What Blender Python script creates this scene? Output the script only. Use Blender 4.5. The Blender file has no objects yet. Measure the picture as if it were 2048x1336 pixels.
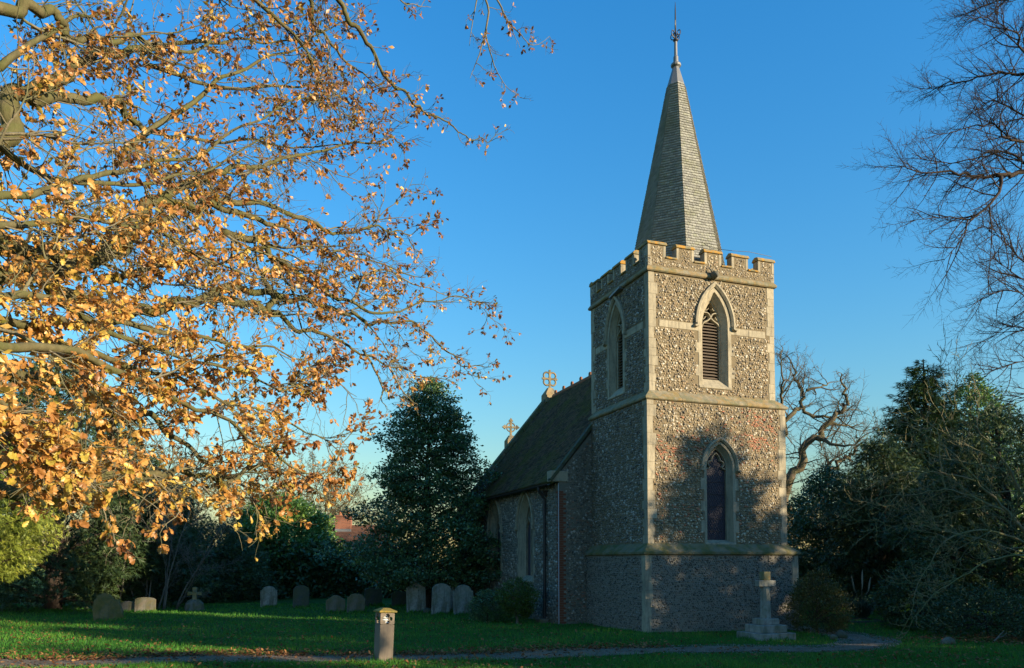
import bpy, bmesh, math, random
import numpy as np
from mathutils import Vector, Matrix

rnd = random.Random(7)
nr = np.random.default_rng(7)
R = math.radians
scene = bpy.context.scene
COL = scene.collection

# ------------------------------------------------------------------ camera, sky, sun, exposure
FPX, CYP, PITCH = 1553.2, 1048.6, R(2.813)
cam_d = bpy.data.cameras.new("camera")
cam = bpy.data.objects.new("camera", cam_d); COL.objects.link(cam)
cam_d.sensor_fit = 'HORIZONTAL'; cam_d.sensor_width = 36.0
cam_d.lens = FPX / 2048 * 36
cam_d.shift_y = (CYP - 668) / 2048
cam_d.clip_start = 0.1; cam_d.clip_end = 3000
cam.location = (0, 0, 2.0); cam.rotation_euler = (R(90) + PITCH, 0, 0)
scene.camera = cam

SUN_AZ = R(-28.0)          # angle of the sun's direction from +X in the ground plane
SUN_EL = R(14.0)
SUN = Vector((math.cos(SUN_AZ) * math.cos(SUN_EL), math.sin(SUN_AZ) * math.cos(SUN_EL), math.sin(SUN_EL)))
SH = Vector((math.cos(SUN_AZ), math.sin(SUN_AZ), 0)); SP = Vector((-SH.y, SH.x, 0))

world = bpy.data.worlds.new("World"); scene.world = world; world.use_nodes = True
wn = world.node_tree.nodes; wl = world.node_tree.links
bg = wn["Background"]
sky = wn.new("ShaderNodeTexSky"); sky.sky_type = 'NISHITA'; sky.sun_disc = False
sky.sun_elevation = SUN_EL; sky.sun_rotation = R(90) - SUN_AZ
sky.air_density = 2.0; sky.dust_density = 0.5; sky.ozone_density = 8.0
hs = wn.new("ShaderNodeHueSaturation"); hs.inputs['Saturation'].default_value = 1.15; hs.inputs['Hue'].default_value = 0.504
wl.new(sky.outputs[0], hs.inputs['Color']); wl.new(hs.outputs[0], bg.inputs[0])
bg.inputs[1].default_value = 0.14

sl = bpy.data.lights.new("sun", 'SUN'); sl.energy = 4.8; sl.angle = R(0.5); sl.color = (1.0, 0.83, 0.57)
so = bpy.data.objects.new("sun", sl); COL.objects.link(so)
so.rotation_euler = SUN.to_track_quat('Z', 'Y').to_euler(); so.location = (30, -16, 20)

scene.view_settings.view_transform = 'Standard'; scene.view_settings.look = 'None'
scene.view_settings.exposure = 1.2; scene.view_settings.gamma = 1.0
scene.view_settings.use_curve_mapping = False
scene.render.engine = 'CYCLES'
scene.cycles.use_denoising = True
scene.cycles.max_bounces = 6; scene.cycles.transparent_max_bounces = 6

# ------------------------------------------------------------------ placing helpers
def at(px, py, Y):
    """world point seen at a photo pixel, at ground distance Y in front of the viewer"""
    d = Vector((px - 1024, FPX * math.cos(PITCH) - (CYP - py) * math.sin(PITCH), FPX * math.sin(PITCH) + (CYP - py) * math.cos(PITCH)))
    t = Y / d.y
    return Vector((0, 0, 2.0)) + d * t
def ground(px, py):
    d = Vector((px - 1024, FPX * math.cos(PITCH) - (CYP - py) * math.sin(PITCH), FPX * math.sin(PITCH) + (CYP - py) * math.cos(PITCH)))
    t = -2.0 / d.z
    p = Vector((0, 0, 2.0)) + d * t
    return Vector((p.x, p.y, 0))
def gz(x, y):
    return 0.035 * np.sin(x * 0.55 + 0.3 * y) * np.sin(y * 0.43 - 0.2 * x) + 0.02 * np.sin(x * 1.3 + 1.0) * np.sin(y * 1.1)

# ------------------------------------------------------------------ object helpers
def link(o, parent=None):
    COL.objects.link(o)
    if parent is not None: o.parent = parent
    return o
def tag(o, label=None, cat=None, group=None, kind=None):
    if label: o["label"] = label
    if cat: o["category"] = cat
    if group: o["group"] = group
    if kind: o["kind"] = kind
    return o
def empty(name, loc=(0, 0, 0), rz=0.0, label=None, cat=None, group=None):
    o = bpy.data.objects.new(name, None); o.empty_display_size = 0.2
    COL.objects.link(o); o.location = loc; o.rotation_euler = (0, 0, rz)
    return tag(o, label, cat, group)
def np_mesh(name, v, f, mat, parent=None, rv=None, smooth=False, kind=None):
    """v (N,3), f (M,k) -> one mesh object; rv = per-vertex random value stored as attribute 'rnd'"""
    v = np.asarray(v, dtype=np.float32).reshape(-1, 3); f = np.asarray(f, dtype=np.int32)
    me = bpy.data.meshes.new(name)
    me.vertices.add(len(v)); me.vertices.foreach_set("co", v.ravel())
    m, k = f.shape
    me.loops.add(m * k); me.loops.foreach_set("vertex_index", f.ravel())
    me.polygons.add(m); me.polygons.foreach_set("loop_start", np.arange(0, m * k, k, dtype=np.int32))
    if smooth: me.polygons.foreach_set("use_smooth", np.ones(m, dtype=bool))
    if rv is not None:
        a = me.attributes.new("rnd", 'FLOAT', 'POINT'); a.data.foreach_set("value", np.asarray(rv, dtype=np.float32).ravel())
    me.update(calc_edges=True)
    me.materials.append(mat)
    o = bpy.data.objects.new(name, me); link(o, parent)
    if kind: o["kind"] = kind
    return o
class MB:
    def __init__(s): s.v = []; s.f = []
    def add(s, vs, fs):
        n = len(s.v); s.v += [tuple(p) for p in vs]; s.f += [tuple(i + n for i in q) for q in fs]
    def box(s, a, b):
        (x0, y0, z0), (x1, y1, z1) = a, b
        s.add([(x0,y0,z0),(x1,y0,z0),(x1,y1,z0),(x0,y1,z0),(x0,y0,z1),(x1,y0,z1),(x1,y1,z1),(x0,y1,z1)],
              [(0,3,2,1),(4,5,6,7),(0,1,5,4),(1,2,6,5),(2,3,7,6),(3,0,4,7)])
    def prism(s, poly, d):
        """closed polygon (3-D points) extruded by vector d"""
        n = len(poly); d = Vector(d)
        s.add([Vector(p) for p in poly] + [Vector(p) + d for p in poly],
              [tuple(range(n - 1, -1, -1)), tuple(range(n, 2 * n))] + [(i, (i + 1) % n, n + (i + 1) % n, n + i) for i in range(n)])
    def loft(s, rings, close=False, cap=False):
        n = len(rings[0]); base = len(s.v)
        for r in rings: s.v += [tuple(p) for p in r]
        for j in range(len(rings) - 1):
            for i in range(n if close else n - 1):
                a = base + j * n + i; b = base + j * n + (i + 1) % n
                s.f.append((a, b, b + n, a + n))
        if cap:
            s.f.append(tuple(base + i for i in range(n - 1, -1, -1)))
            s.f.append(tuple(base + (len(rings) - 1) * n + i for i in range(n)))
    def tube(s, pts, rad, n=8, cap=True):
        pts = [Vector(p) for p in pts]; rings = []
        if not hasattr(rad, '__len__'): rad = [rad] * len(pts)
        up = None
        for i, p in enumerate(pts):
            t = (pts[min(i + 1, len(pts) - 1)] - pts[max(i - 1, 0)]).normalized()
            if up is None:
                up = t.orthogonal().normalized()
            x = (up - t * up.dot(t)).normalized(); y = t.cross(x); up = x
            rings.append([p + (x * math.cos(2 * math.pi * k / n) + y * math.sin(2 * math.pi * k / n)) * rad[i] for k in range(n)])
        s.loft(rings, True, cap)
    def build(s, name, mat, parent=None, bevel=0.0, smooth=False, rv=None, recalc=True):
        me = bpy.data.meshes.new(name); me.from_pydata(s.v, [], s.f)
        if recalc or bevel:
            bm = bmesh.new(); bm.from_mesh(me)
            bmesh.ops.recalc_face_normals(bm, faces=bm.faces)
            if bevel:
                ed = [e for e in bm.edges if len(e.link_faces) == 2 and e.calc_face_angle(0) > 0.5]
                bmesh.ops.bevel(bm, geom=ed, offset=bevel, segments=1, affect='EDGES', clamp_overlap=True)
            bm.to_mesh(me); bm.free()
        if smooth: me.polygons.foreach_set("use_smooth", np.ones(len(me.polygons), dtype=bool))
        if rv is not None:
            a = me.attributes.new("rnd", 'FLOAT', 'POINT'); a.data.foreach_set("value", np.full(len(me.vertices), rv, dtype=np.float32))
        me.materials.append(mat)
        o = bpy.data.objects.new(name, me); return link(o, parent)
def block(name, a, b, mat, parent, bevel=0.012, jit=0.0, kind=None):
    m = MB(); m.box(a, b)
    if jit: m.v = [(x + rnd.uniform(-jit, jit), y + rnd.uniform(-jit, jit) * 0.3, z + rnd.uniform(-jit, jit)) for x, y, z in m.v]
    return m.build(name, mat, parent, bevel=bevel)

# ------------------------------------------------------------------ materials
class NT:
    def __init__(s, name):
        s.m = bpy.data.materials.new(name); s.m.use_nodes = True
        s.t = s.m.node_tree; s.n = s.t.nodes; s.l = s.t.links
        s.p = s.n["Principled BSDF"]; s.out = s.n["Material Output"]
        s.tc = s.n.new("ShaderNodeTexCoord").outputs['Object']
    def noise(s, scale, detail=4, rough=0.6, vec=None, dist=0.0, stretch=None):
        if stretch:
            mp = s.n.new("ShaderNodeMapping"); mp.inputs['Scale'].default_value = stretch
            s.l.new(vec or s.tc, mp.inputs[0]); vec = mp.outputs[0]
        x = s.n.new("ShaderNodeTexNoise"); x.inputs['Scale'].default_value = scale
        x.inputs['Detail'].default_value = detail; x.inputs['Roughness'].default_value = rough; x.inputs['Distortion'].default_value = dist
        s.l.new(vec or s.tc, x.inputs['Vector']); return x.outputs[0]
    def vor(s, scale, out='Distance'):
        x = s.n.new("ShaderNodeTexVoronoi"); x.inputs['Scale'].default_value = scale
        s.l.new(s.tc, x.inputs['Vector']); return x.outputs[out]
    def attr(s, name='rnd'):
        x = s.n.new("ShaderNodeAttribute"); x.attribute_name = name; return x.outputs['Fac']
    def ramp(s, fac, stops, interp='LINEAR'):
        x = s.n.new("ShaderNodeValToRGB"); e = x.color_ramp.elements; x.color_ramp.interpolation = interp
        while len(e) < len(stops): e.new(0.5)
        for i, (p, c) in enumerate(stops):
            e[i].position = p; e[i].color = (*c, 1) if hasattr(c, '__len__') else (c, c, c, 1)
        s.l.new(fac, x.inputs[0]); return x.outputs[0]
    def mix(s, fac, a, b, mode='MIX'):
        x = s.n.new("ShaderNodeMix"); x.data_type = 'RGBA'; x.blend_type = mode
        for val, i in ((fac, 0), (a, 6), (b, 7)):
            if hasattr(val, 'is_linked'): s.l.new(val, x.inputs[i])
            elif i == 0: x.inputs[0].default_value = val
            else: x.inputs[i].default_value = (*val, 1)
        return x.outputs[2]
    def math(s, op, a, b=0.0):
        x = s.n.new("ShaderNodeMath"); x.operation = op
        for v, i in ((a, 0), (b, 1)):
            if hasattr(v, 'is_linked'): s.l.new(v, x.inputs[i])
            else: x.inputs[i].default_value = v
        return x.outputs[0]
    def bump(s, h, strength=0.4, dist=0.02):
        b = s.n.new("ShaderNodeBump"); b.inputs['Strength'].default_value = strength; b.inputs['Distance'].default_value = dist
        s.l.new(h, b.inputs['Height']); s.l.new(b.outputs[0], s.p.inputs['Normal'])
    def done(s, col, rough=0.85, spec=0.3, metal=0.0):
        if hasattr(col, 'is_linked'): s.l.new(col, s.p.inputs['Base Color'])
        else: s.p.inputs['Base Color'].default_value = (*col, 1)
        if hasattr(rough, 'is_linked'): s.l.new(rough, s.p.inputs['Roughness'])
        else: s.p.inputs['Roughness'].default_value = rough
        s.p.inputs['Specular IOR Level'].default_value = spec; s.p.inputs['Metallic'].default_value = metal
        return s.m
    def leaf(s, col, trans=0.3, rough=0.55, spec=0.3):
        s.done(col, rough, spec)
        t = s.n.new("ShaderNodeBsdfTranslucent"); mx = s.n.new("ShaderNodeMixShader"); mx.inputs[0].default_value = trans
        if hasattr(col, 'is_linked'): s.l.new(col, t.inputs[0])
        else: t.inputs[0].default_value = (*col, 1)
        s.l.new(s.p.outputs[0], mx.inputs[1]); s.l.new(t.outputs[0], mx.inputs[2]); s.l.new(mx.outputs[0], s.out.inputs[0])
        return s.m

M = {}
def mk_stone(name, a, b, moss=0.0, lichen=0.0, stain=0.35, streak=0.25, vary=0.0):
    s = NT(name)
    c = s.mix(s.ramp(s.noise(2.2, 6), [(0.3, 0.0), (0.7, 1.0)]), a, b)
    c = s.mix(s.math('MULTIPLY', s.ramp(s.noise(9, 5), [(0.5, 0.0), (0.75, 1.0)]), stain), c, (0.13, 0.115, 0.09))
    c = s.mix(s.math('MULTIPLY', s.ramp(s.noise(60, 3), [(0.45, 0.0), (0.7, 1.0)]), 0.3), c, (0.2, 0.18, 0.14))
    c = s.mix(s.math('MULTIPLY', s.ramp(s.noise(5, 4, 0.7, stretch=(1.6, 1.6, 0.22)), [(0.48, 0.0), (0.66, 1.0)]), streak), c, (0.06, 0.055, 0.042))
    if moss: c = s.mix(s.math('MULTIPLY', s.ramp(s.noise(3.1, 6, dist=0.4), [(0.42, 0.0), (0.6, 1.0)]), moss), c, (0.075, 0.085, 0.022))
    if lichen: c = s.mix(s.math('MULTIPLY', s.ramp(s.noise(5.3, 6, 0.7), [(0.46, 0.0), (0.56, 1.0)]), lichen), c, (0.36, 0.19, 0.035))
    if vary:
        oi = s.n.new("ShaderNodeObjectInfo"); c = s.mix(s.math('MULTIPLY', oi.outputs['Random'], vary), c, (0.17, 0.155, 0.12))
    s.bump(s.noise(45, 5), 0.35, 0.012)
    return s.done(c, 0.92, 0.2)
M['stone'] = mk_stone('limestone', (0.42, 0.36, 0.25), (0.31, 0.265, 0.185), stain=0.5, streak=0.5, vary=0.35)
M['stone_band'] = mk_stone('string_course_stone', (0.30, 0.26, 0.18), (0.19, 0.168, 0.115), moss=0.55, lichen=0.35, stain=0.6, streak=0.4, vary=0.3)
M['coping'] = mk_stone('coping_stone', (0.27, 0.22, 0.12), (0.19, 0.165, 0.10), moss=0.35, lichen=1.0)
M['plinth_stone'] = mk_stone('mossy_plinth_stone', (0.19, 0.17, 0.11), (0.13, 0.12, 0.075), moss=0.75, lichen=0.15)
M['grave'] = mk_stone('gravestone_grey', (0.17, 0.16, 0.135), (0.09, 0.088, 0.07), moss=0.5, lichen=0.08, stain=0.9, streak=.7)
M['grave_light'] = mk_stone('gravestone_pale', (0.33, 0.325, 0.30), (0.2, 0.198, 0.175), moss=0.4, lichen=0.05, stain=0.8, streak=.8)
M['grave_dark'] = mk_stone('gravestone_dark', (0.075, 0.08, 0.07), (0.04, 0.045, 0.035), moss=0.5, stain=0.6)
M['grave_moss'] = mk_stone('gravestone_mossy', (0.17, 0.15, 0.07), (0.10, 0.095, 0.045), moss=0.8, lichen=0.12, stain=0.9, streak=.5)
M['memorial'] = mk_stone('memorial_stone', (0.31, 0.30, 0.27), (0.2, 0.198, 0.17), moss=0.35, stain=0.6, streak=.5)
M['memorial_top'] = mk_stone('memorial_top_stone', (0.25, 0.235, 0.15), (0.18, 0.17, 0.10), moss=0.6, lichen=0.35)
M['finial'] = mk_stone('finial_stone', (0.31, 0.25, 0.15), (0.22, 0.18, 0.11), lichen=0.3)

s = NT('mortar'); c = s.mix(s.noise(7, 5), (0.22, 0.175, 0.11), (0.125, 0.10, 0.063))
s.bump(s.noise(70, 4), 0.6, 0.02); M['mortar'] = s.done(c, 0.95, 0.1)
s = NT('mortar_base'); c = s.mix(s.noise(7, 5), (0.25, 0.225, 0.18), (0.15, 0.135, 0.11))
s.bump(s.noise(70, 4), 0.6, 0.02); M['mortar_base'] = s.done(c, 0.95, 0.1)
s = NT('mortar_grey'); c = s.mix(s.noise(7, 5), (0.21, 0.19, 0.15), (0.115, 0.104, 0.083))
s.bump(s.noise(70, 4), 0.6, 0.02); M['mortar_grey'] = s.done(c, 0.95, 0.1)
def mk_flint(name, stops):
    s = NT(name); c = s.ramp(s.attr(), stops, 'LINEAR')
    c = s.mix(s.math('MULTIPLY', s.ramp(s.noise(38, 4), [(0.42, 0.0), (0.62, 1.0)]), 0.45), c, (0.40, 0.35, 0.27))
    c = s.mix(s.math('MULTIPLY', s.ramp(s.noise(26, 3), [(0.5, 0.0), (0.66, 1.0)]), 0.4), c, (0.06, 0.05, 0.04))
    c = s.mix(s.math('MULTIPLY', s.ramp(s.noise(0.9, 6, 0.65, dist=0.6, stretch=(1, 1, 0.6)), [(0.44, 0.0), (0.66, 1.0)]), 0.5), c, (0.085, 0.068, 0.045))
    s.bump(s.noise(80, 3), 0.35, 0.008)
    return s.done(c, 0.6, 0.35)
M['flint_sunlit'] = mk_flint('flint_sunlit', [(0.0, (0.06, 0.05, 0.04)), (0.2, (0.115, 0.09, 0.06)), (0.34, (0.25, 0.18, 0.095)), (0.50, (0.39, 0.295, 0.17)),
    (0.62, (0.44, 0.37, 0.255)), (0.76, (0.62, 0.57, 0.46)), (0.80, (0.25, 0.165, 0.08)), (0.88, (0.31, 0.19, 0.08)), (0.9, (0.46, 0.13, 0.05)), (1.0, (0.36, 0.10, 0.045))])  # wall flint with the sunlit west-face tone in its colour
M['flint_shaded'] = mk_flint('flint_shaded', [(0.0, (0.026, 0.026, 0.031)), (0.24, (0.052, 0.048, 0.043)), (0.45, (0.117, 0.104, 0.083)), (0.62, (0.202, 0.182, 0.143)),
    (0.78, (0.416, 0.403, 0.364)), (0.86, (0.195, 0.143, 0.098)), (0.9, (0.260, 0.098, 0.058)), (1.0, (0.208, 0.078, 0.052))])  # same flint, greyer and darker: north-side shade put into the colour
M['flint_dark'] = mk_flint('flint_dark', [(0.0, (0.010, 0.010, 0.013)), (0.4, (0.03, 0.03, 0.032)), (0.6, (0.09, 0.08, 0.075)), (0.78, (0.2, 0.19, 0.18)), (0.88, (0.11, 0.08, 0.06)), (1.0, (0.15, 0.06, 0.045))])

s = NT('shingle'); c = s.ramp(s.attr(), [(0.0, (0.23, 0.23, 0.215)), (0.5, (0.31, 0.31, 0.285)), (0.85, (0.37, 0.37, 0.335)), (1.0, (0.28, 0.29, 0.22))])
c = s.mix(s.math('MULTIPLY', s.ramp(s.noise(1.4, 5), [(0.48, 0.0), (0.7, 1.0)]), 0.5), c, (0.2, 0.205, 0.12))
c = s.mix(s.math('MULTIPLY', s.noise(25, 3, stretch=(6, 6, 0.6)), 0.35), c, (0.12, 0.115, 0.11)); s.bump(s.noise(20, 3, stretch=(8, 8, 1)), 0.3, 0.01)
M['shingle'] = s.done(c, 0.8, 0.3)
s = NT('roof_tile'); c = s.ramp(s.attr(), [(0.0, (0.04, 0.032, 0.024)), (0.45, (0.085, 0.066, 0.048)), (0.8, (0.135, 0.095, 0.062)), (1.0, (0.085, 0.085, 0.045))])
c = s.mix(s.math('MULTIPLY', s.ramp(s.noise(0.55, 6, 0.65, dist=0.5), [(0.46, 0.0), (0.64, 1.0)]), 0.75), c, (0.085, 0.095, 0.02)); s.bump(s.noise(30, 3), 0.4, 0.01)
M['tile'] = s.done(c, 0.9, 0.2)
s = NT('ridge_tile'); c = s.mix(s.noise(6, 4), (0.32, 0.12, 0.05), (0.2, 0.1, 0.06)); M['ridge'] = s.done(c, 0.85, 0.2)
s = NT('lead'); c = s.mix(s.noise(4, 5), (0.13, 0.13, 0.13), (0.22, 0.22, 0.215)); M['lead'] = s.done(c, 0.55, 0.5, 0.25)
s = NT('iron'); M['iron'] = s.done(s.mix(s.noise(20, 3), (0.015, 0.014, 0.015), (0.035, 0.03, 0.03)), 0.5, 0.4)
s = NT('gilt_vane'); M['vane'] = s.done(s.mix(s.noise(20, 3), (0.45, 0.4, 0.3), (0.3, 0.27, 0.2)), 0.45, 0.5, 0.3)
s = NT('louvre_wood'); c = s.mix(s.noise(12, 5, stretch=(0.6, 8, 8)), (0.15, 0.115, 0.085), (0.075, 0.058, 0.045)); s.bump(s.noise(20, 4, stretch=(0.5, 8, 8)), 0.4, 0.01)
M['louvre'] = s.done(c, 0.85, 0.2)
s = NT('dark_inside'); M['dark'] = s.done((0.012, 0.011, 0.01), 0.9, 0.1)
s = NT('leaded_glass'); c = s.mix(s.noise(5, 4), (0.03, 0.026, 0.045), (0.06, 0.045, 0.055)); M['glass'] = s.done(c, 0.5, 0.25)
s = NT('conductor_strip'); M['strip'] = s.done((0.36, 0.4, 0.45), 0.6, 0.4)
def mk_brick(name, sc=1.0, a=(0.30, 0.10, 0.05), b=(0.19, 0.065, 0.04)):
    s = NT(name); x = s.n.new("ShaderNodeTexBrick")
    mp = s.n.new("ShaderNodeMapping"); mp.inputs['Rotation'].default_value = (R(90), 0, 0); s.l.new(s.tc, mp.inputs[0]); s.l.new(mp.outputs[0], x.inputs['Vector'])
    x.inputs['Color1'].default_value = (*a, 1); x.inputs['Color2'].default_value = (*b, 1); x.inputs['Mortar'].default_value = (0.2, 0.16, 0.12, 1)
    x.inputs['Scale'].default_value = sc; x.inputs['Brick Width'].default_value = 0.235; x.inputs['Row Height'].default_value = 0.078; x.inputs['Mortar Size'].default_value = 0.008
    return s.done(x.outputs[0], 0.9, 0.2)
M['brickwall'] = mk_brick('house_brick')
s = NT('brick'); c = s.mix(s.noise(5, 4), (0.22, 0.07, 0.035), (0.12, 0.05, 0.035)); s.bump(s.noise(50, 3), 0.4, 0.01); M['brick'] = s.done(c, 0.9, 0.2)
s = NT('house_roof'); c = s.mix(s.noise(3, 6), (0.14, 0.07, 0.045), (0.08, 0.045, 0.035)); M['house_roof'] = s.done(c, 0.9, 0.2)
def mk_bark(name, a, b, moss=None, sc=14):
    s = NT(name); n = s.noise(sc, 6, 0.65, stretch=(1, 1, 0.35))
    c = s.mix(s.ramp(n, [(0.35, 0.0), (0.65, 1.0)]), a, b)
    if moss: c = s.mix(s.ramp(s.noise(3.5, 5), [(0.42, 0.0), (0.6, 0.75)]), c, moss)
    s.bump(n, 0.7, 0.03); return s.done(c, 0.92, 0.15)
M['oak_bark'] = mk_bark('oak_bark', (0.07, 0.06, 0.03), (0.13, 0.11, 0.055), (0.075, 0.08, 0.025))
M['oak_twig'] = mk_bark('oak_twig_bark', (0.13, 0.115, 0.08), (0.2, 0.17, 0.115), (0.12, 0.12, 0.05))
M['dark_bark'] = mk_bark('dark_bark', (0.03, 0.022, 0.018), (0.06, 0.044, 0.034))
M['far_bark'] = mk_bark('far_oak_bark', (0.075, 0.058, 0.04), (0.15, 0.115, 0.078), (0.07, 0.07, 0.03), 5)
M['shrub_bark'] = mk_bark('shrub_bark', (0.14, 0.12, 0.07), (0.22, 0.185, 0.11), (0.15, 0.16, 0.055))
M['pale_bark'] = mk_bark('pale_bark', (0.12, 0.11, 0.095), (0.18, 0.165, 0.14))
def mk_leaf(name, stops, trans=0.3, rough=0.5, spec=0.35, var=0.35):
    s = NT(name); c = s.ramp(s.attr(), stops)
    c = s.mix(s.math('MULTIPLY', s.ramp(s.noise(35, 3), [(0.45, 0.0), (0.65, 1.0)]), var), c, tuple(x * 0.45 for x in stops[0][1]))
    return s.leaf(c, trans, rough, spec)
M['oak_leaf'] = mk_leaf('oak_leaf', [(0.0, (0.15, 0.06, 0.022)), (0.3, (0.31, 0.13, 0.038)), (0.55, (0.51, 0.245, 0.058)), (0.75, (0.61, 0.335, 0.09)), (0.88, (0.62, 0.42, 0.09)), (0.94, (0.5, 0.37, 0.055)), (1.0, (0.22, 0.21, 0.04))], 0.3, 0.42, 0.45)
M['holly_leaf'] = mk_leaf('holly_leaf', [(0.0, (0.043, 0.086, 0.037)), (0.6, (0.077, 0.144, 0.054)), (1.0, (0.179, 0.251, 0.067))], 0.12, 0.3, 0.5)
M['laurel_leaf'] = mk_leaf('laurel_leaf', [(0.0, (0.060, 0.136, 0.036)), (0.6, (0.121, 0.241, 0.055)), (1.0, (0.301, 0.391, 0.066))], 0.18, 0.35, 0.5)
M['yew_leaf'] = mk_leaf('yew_leaf', [(0.0, (0.027, 0.049, 0.019)), (0.6, (0.049, 0.086, 0.027)), (1.0, (0.115, 0.143, 0.039))], 0.12)
M['cypress_leaf'] = mk_leaf('cypress_leaf', [(0.0, (0.132, 0.178, 0.028)), (0.6, (0.244, 0.282, 0.038)), (1.0, (0.375, 0.375, 0.053))], 0.25)
M['spruce_leaf'] = mk_leaf('spruce_leaf', [(0.0, (0.031, 0.074, 0.031)), (0.6, (0.064, 0.119, 0.040)), (1.0, (0.158, 0.224, 0.053))], 0.12)
M['bush_leaf'] = mk_leaf('bush_leaf', [(0.0, (0.058, 0.058, 0.016)), (0.6, (0.104, 0.098, 0.023)), (1.0, (0.195, 0.150, 0.033))], 0.2)
M['box_leaf'] = mk_leaf('box_leaf', [(0.0, (0.036, 0.072, 0.012)), (0.6, (0.078, 0.126, 0.019)), (1.0, (0.144, 0.180, 0.024))], 0.2)
M['autumn_leaf'] = mk_leaf('autumn_leaf', [(0.0, (0.14, 0.09, 0.03)), (0.6, (0.23, 0.16, 0.04)), (1.0, (0.27, 0.22, 0.05))], 0.3)
M['litter'] = mk_leaf('fallen_leaf', [(0.0, (0.09, 0.035, 0.016)), (0.5, (0.2, 0.085, 0.03)), (1.0, (0.33, 0.18, 0.07))], 0.1, 0.7, 0.2)
M['grass_blade'] = mk_leaf('grass_blade', [(0.0, (0.034, 0.138, 0.016)), (0.6, (0.062, 0.214, 0.022)), (1.0, (0.152, 0.262, 0.030))], 0.3, 0.55, 0.25, 0.0)
M['pampas'] = mk_leaf('pampas_blade', [(0.0, (0.06, 0.08, 0.045)), (1.0, (0.13, 0.15, 0.09))], 0.2, 0.6, 0.2, 0.0)
M['plume'] = mk_leaf('pampas_plume', [(0.0, (0.3, 0.25, 0.17)), (1.0, (0.45, 0.38, 0.28))], 0.3, 0.8, 0.1, 0.0)
s = NT('lawn'); c = s.mix(s.ramp(s.noise(0.8, 6), [(0.35, 0.0), (0.65, 1.0)]), (0.028, 0.075, 0.012), (0.05, 0.10, 0.018))
c = s.mix(s.math('MULTIPLY', s.ramp(s.noise(14, 4), [(0.5, 0.0), (0.7, 1.0)]), 0.6), c, (0.055, 0.042, 0.022)); s.bump(s.noise(60, 4), 0.8, 0.04)
M['lawn'] = s.done(c, 0.95, 0.1)
s = NT('gravel'); c = s.mix(s.noise(160, 2), (0.11, 0.085, 0.056), (0.25, 0.2, 0.135)); c = s.mix(s.math('MULTIPLY', s.ramp(s.noise(2.2, 5), [(0.45, 0.0), (0.7, 1.0)]), 0.55), c, (0.06, 0.05, 0.04))
s.bump(s.noise(120, 3), 0.8, 0.03); M['gravel'] = s.done(c, 0.95, 0.15)
M['pebble'] = mk_flint('gravel_pebble', [(0.0, (0.06, 0.055, 0.05)), (0.5, (0.15, 0.135, 0.115)), (0.9, (0.27, 0.25, 0.22)), (1.0, (0.2, 0.13, 0.09))])
s = NT('post_oak'); n = s.noise(9, 5, stretch=(7, 7, 0.5)); c = s.mix(n, (0.27, 0.215, 0.16), (0.13, 0.105, 0.08)); s.bump(n, 0.4, 0.01); M['post'] = s.done(c, 0.85, 0.2)
s = NT('post_cap'); c = s.mix(s.ramp(s.noise(8, 4), [(0.4, 0.0), (0.6, 1.0)]), (0.30, 0.2, 0.04), (0.17, 0.15, 0.05)); M['postcap'] = s.done(c, 0.85, 0.2)
s = NT('reflector'); M['reflector'] = s.done((0.78, 0.78, 0.76), 0.35, 0.5)

# ------------------------------------------------------------------ ground, path
def ground_sheet():
    xs = np.concatenate([[-900, -300, -120, -60], np.arange(-34, 34.1, 0.7), [60, 120, 300, 900]])
    ys = np.concatenate([[-300, -80, -30, -12], np.arange(-4, 50.1, 0.7), [70, 120, 300, 1200]])
    X, Y = np.meshgrid(xs, ys); near = (abs(X) < 33) & (Y > -4) & (Y < 49)
    Z = np.where(near, gz(X, Y), 0.0)
    v = np.stack([X, Y, Z], -1).reshape(-1, 3); w = len(xs)
    i = np.arange(len(ys) - 1)[:, None] * w + np.arange(w - 1)[None, :]
    f = np.stack([i, i + 1, i + w + 1, i + w], -1).reshape(-1, 4)
    o = np_mesh("ground", v, f, M['lawn'], smooth=True, kind="structure")
ground_sheet()
PATH_PX = [(-500, 1324), (0, 1325), (260, 1325), (520, 1320), (800, 1316), (1024, 1309), (1300, 1302), (1520, 1300), (1680, 1296), (1735, 1287), (1728, 1277), (1690, 1268)]
pp = [ground(*p) for p in PATH_PX]; pp.append(pp[-1] + Vector((-0.6, 2.2, 0))); pp.append(pp[-1] + Vector((-1.0, 5, 0)))
def catmull(P, n=8):
    out = []
    for i in range(len(P) - 1):
        a, b, c, d = P[max(i - 1, 0)], P[i], P[i + 1], P[min(i + 2, len(P) - 1)]
        for k in range(n):
            t = k / n
            out.append(0.5 * ((2 * b) + (c - a) * t + (2 * a - 5 * b + 4 * c - d) * t * t + (3 * b - a - 3 * c + d) * t ** 3))
    return out + [P[-1]]
path_c = catmull(pp, 10)
path_np = np.array([(p.x, p.y) for p in path_c])
def path_half(i):
    y = path_c[i].x
    return 0.52 + 0.08 * math.sin(i * 0.7) + (0.16 if 0 < y < 3 else -0.06 if y < 7 and y >= 3 else -0.14 if y >= 7 else 0.0)
pv, pf = [], []
for i, p in enumerate(path_c):
    t = (path_c[min(i + 1, len(path_c) - 1)] - path_c[max(i - 1, 0)]).normalized(); nn = Vector((-t.y, t.x, 0)); h = path_half(i)
    for k in range(7):
        e = (k / 6 * 2 - 1); w = h + (rnd.uniform(-0.05, 0.05) if k in (0, 6) else 0)
        q = p + nn * e * w; pv.append((q.x, q.y, float(gz(q.x, q.y)) + 0.012 + 0.015 * (1 - e * e)))
    if i: pf += [(7 * (i - 1) + k, 7 * (i - 1) + k + 1, 7 * i + k + 1, 7 * i + k) for k in range(6)]
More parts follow.
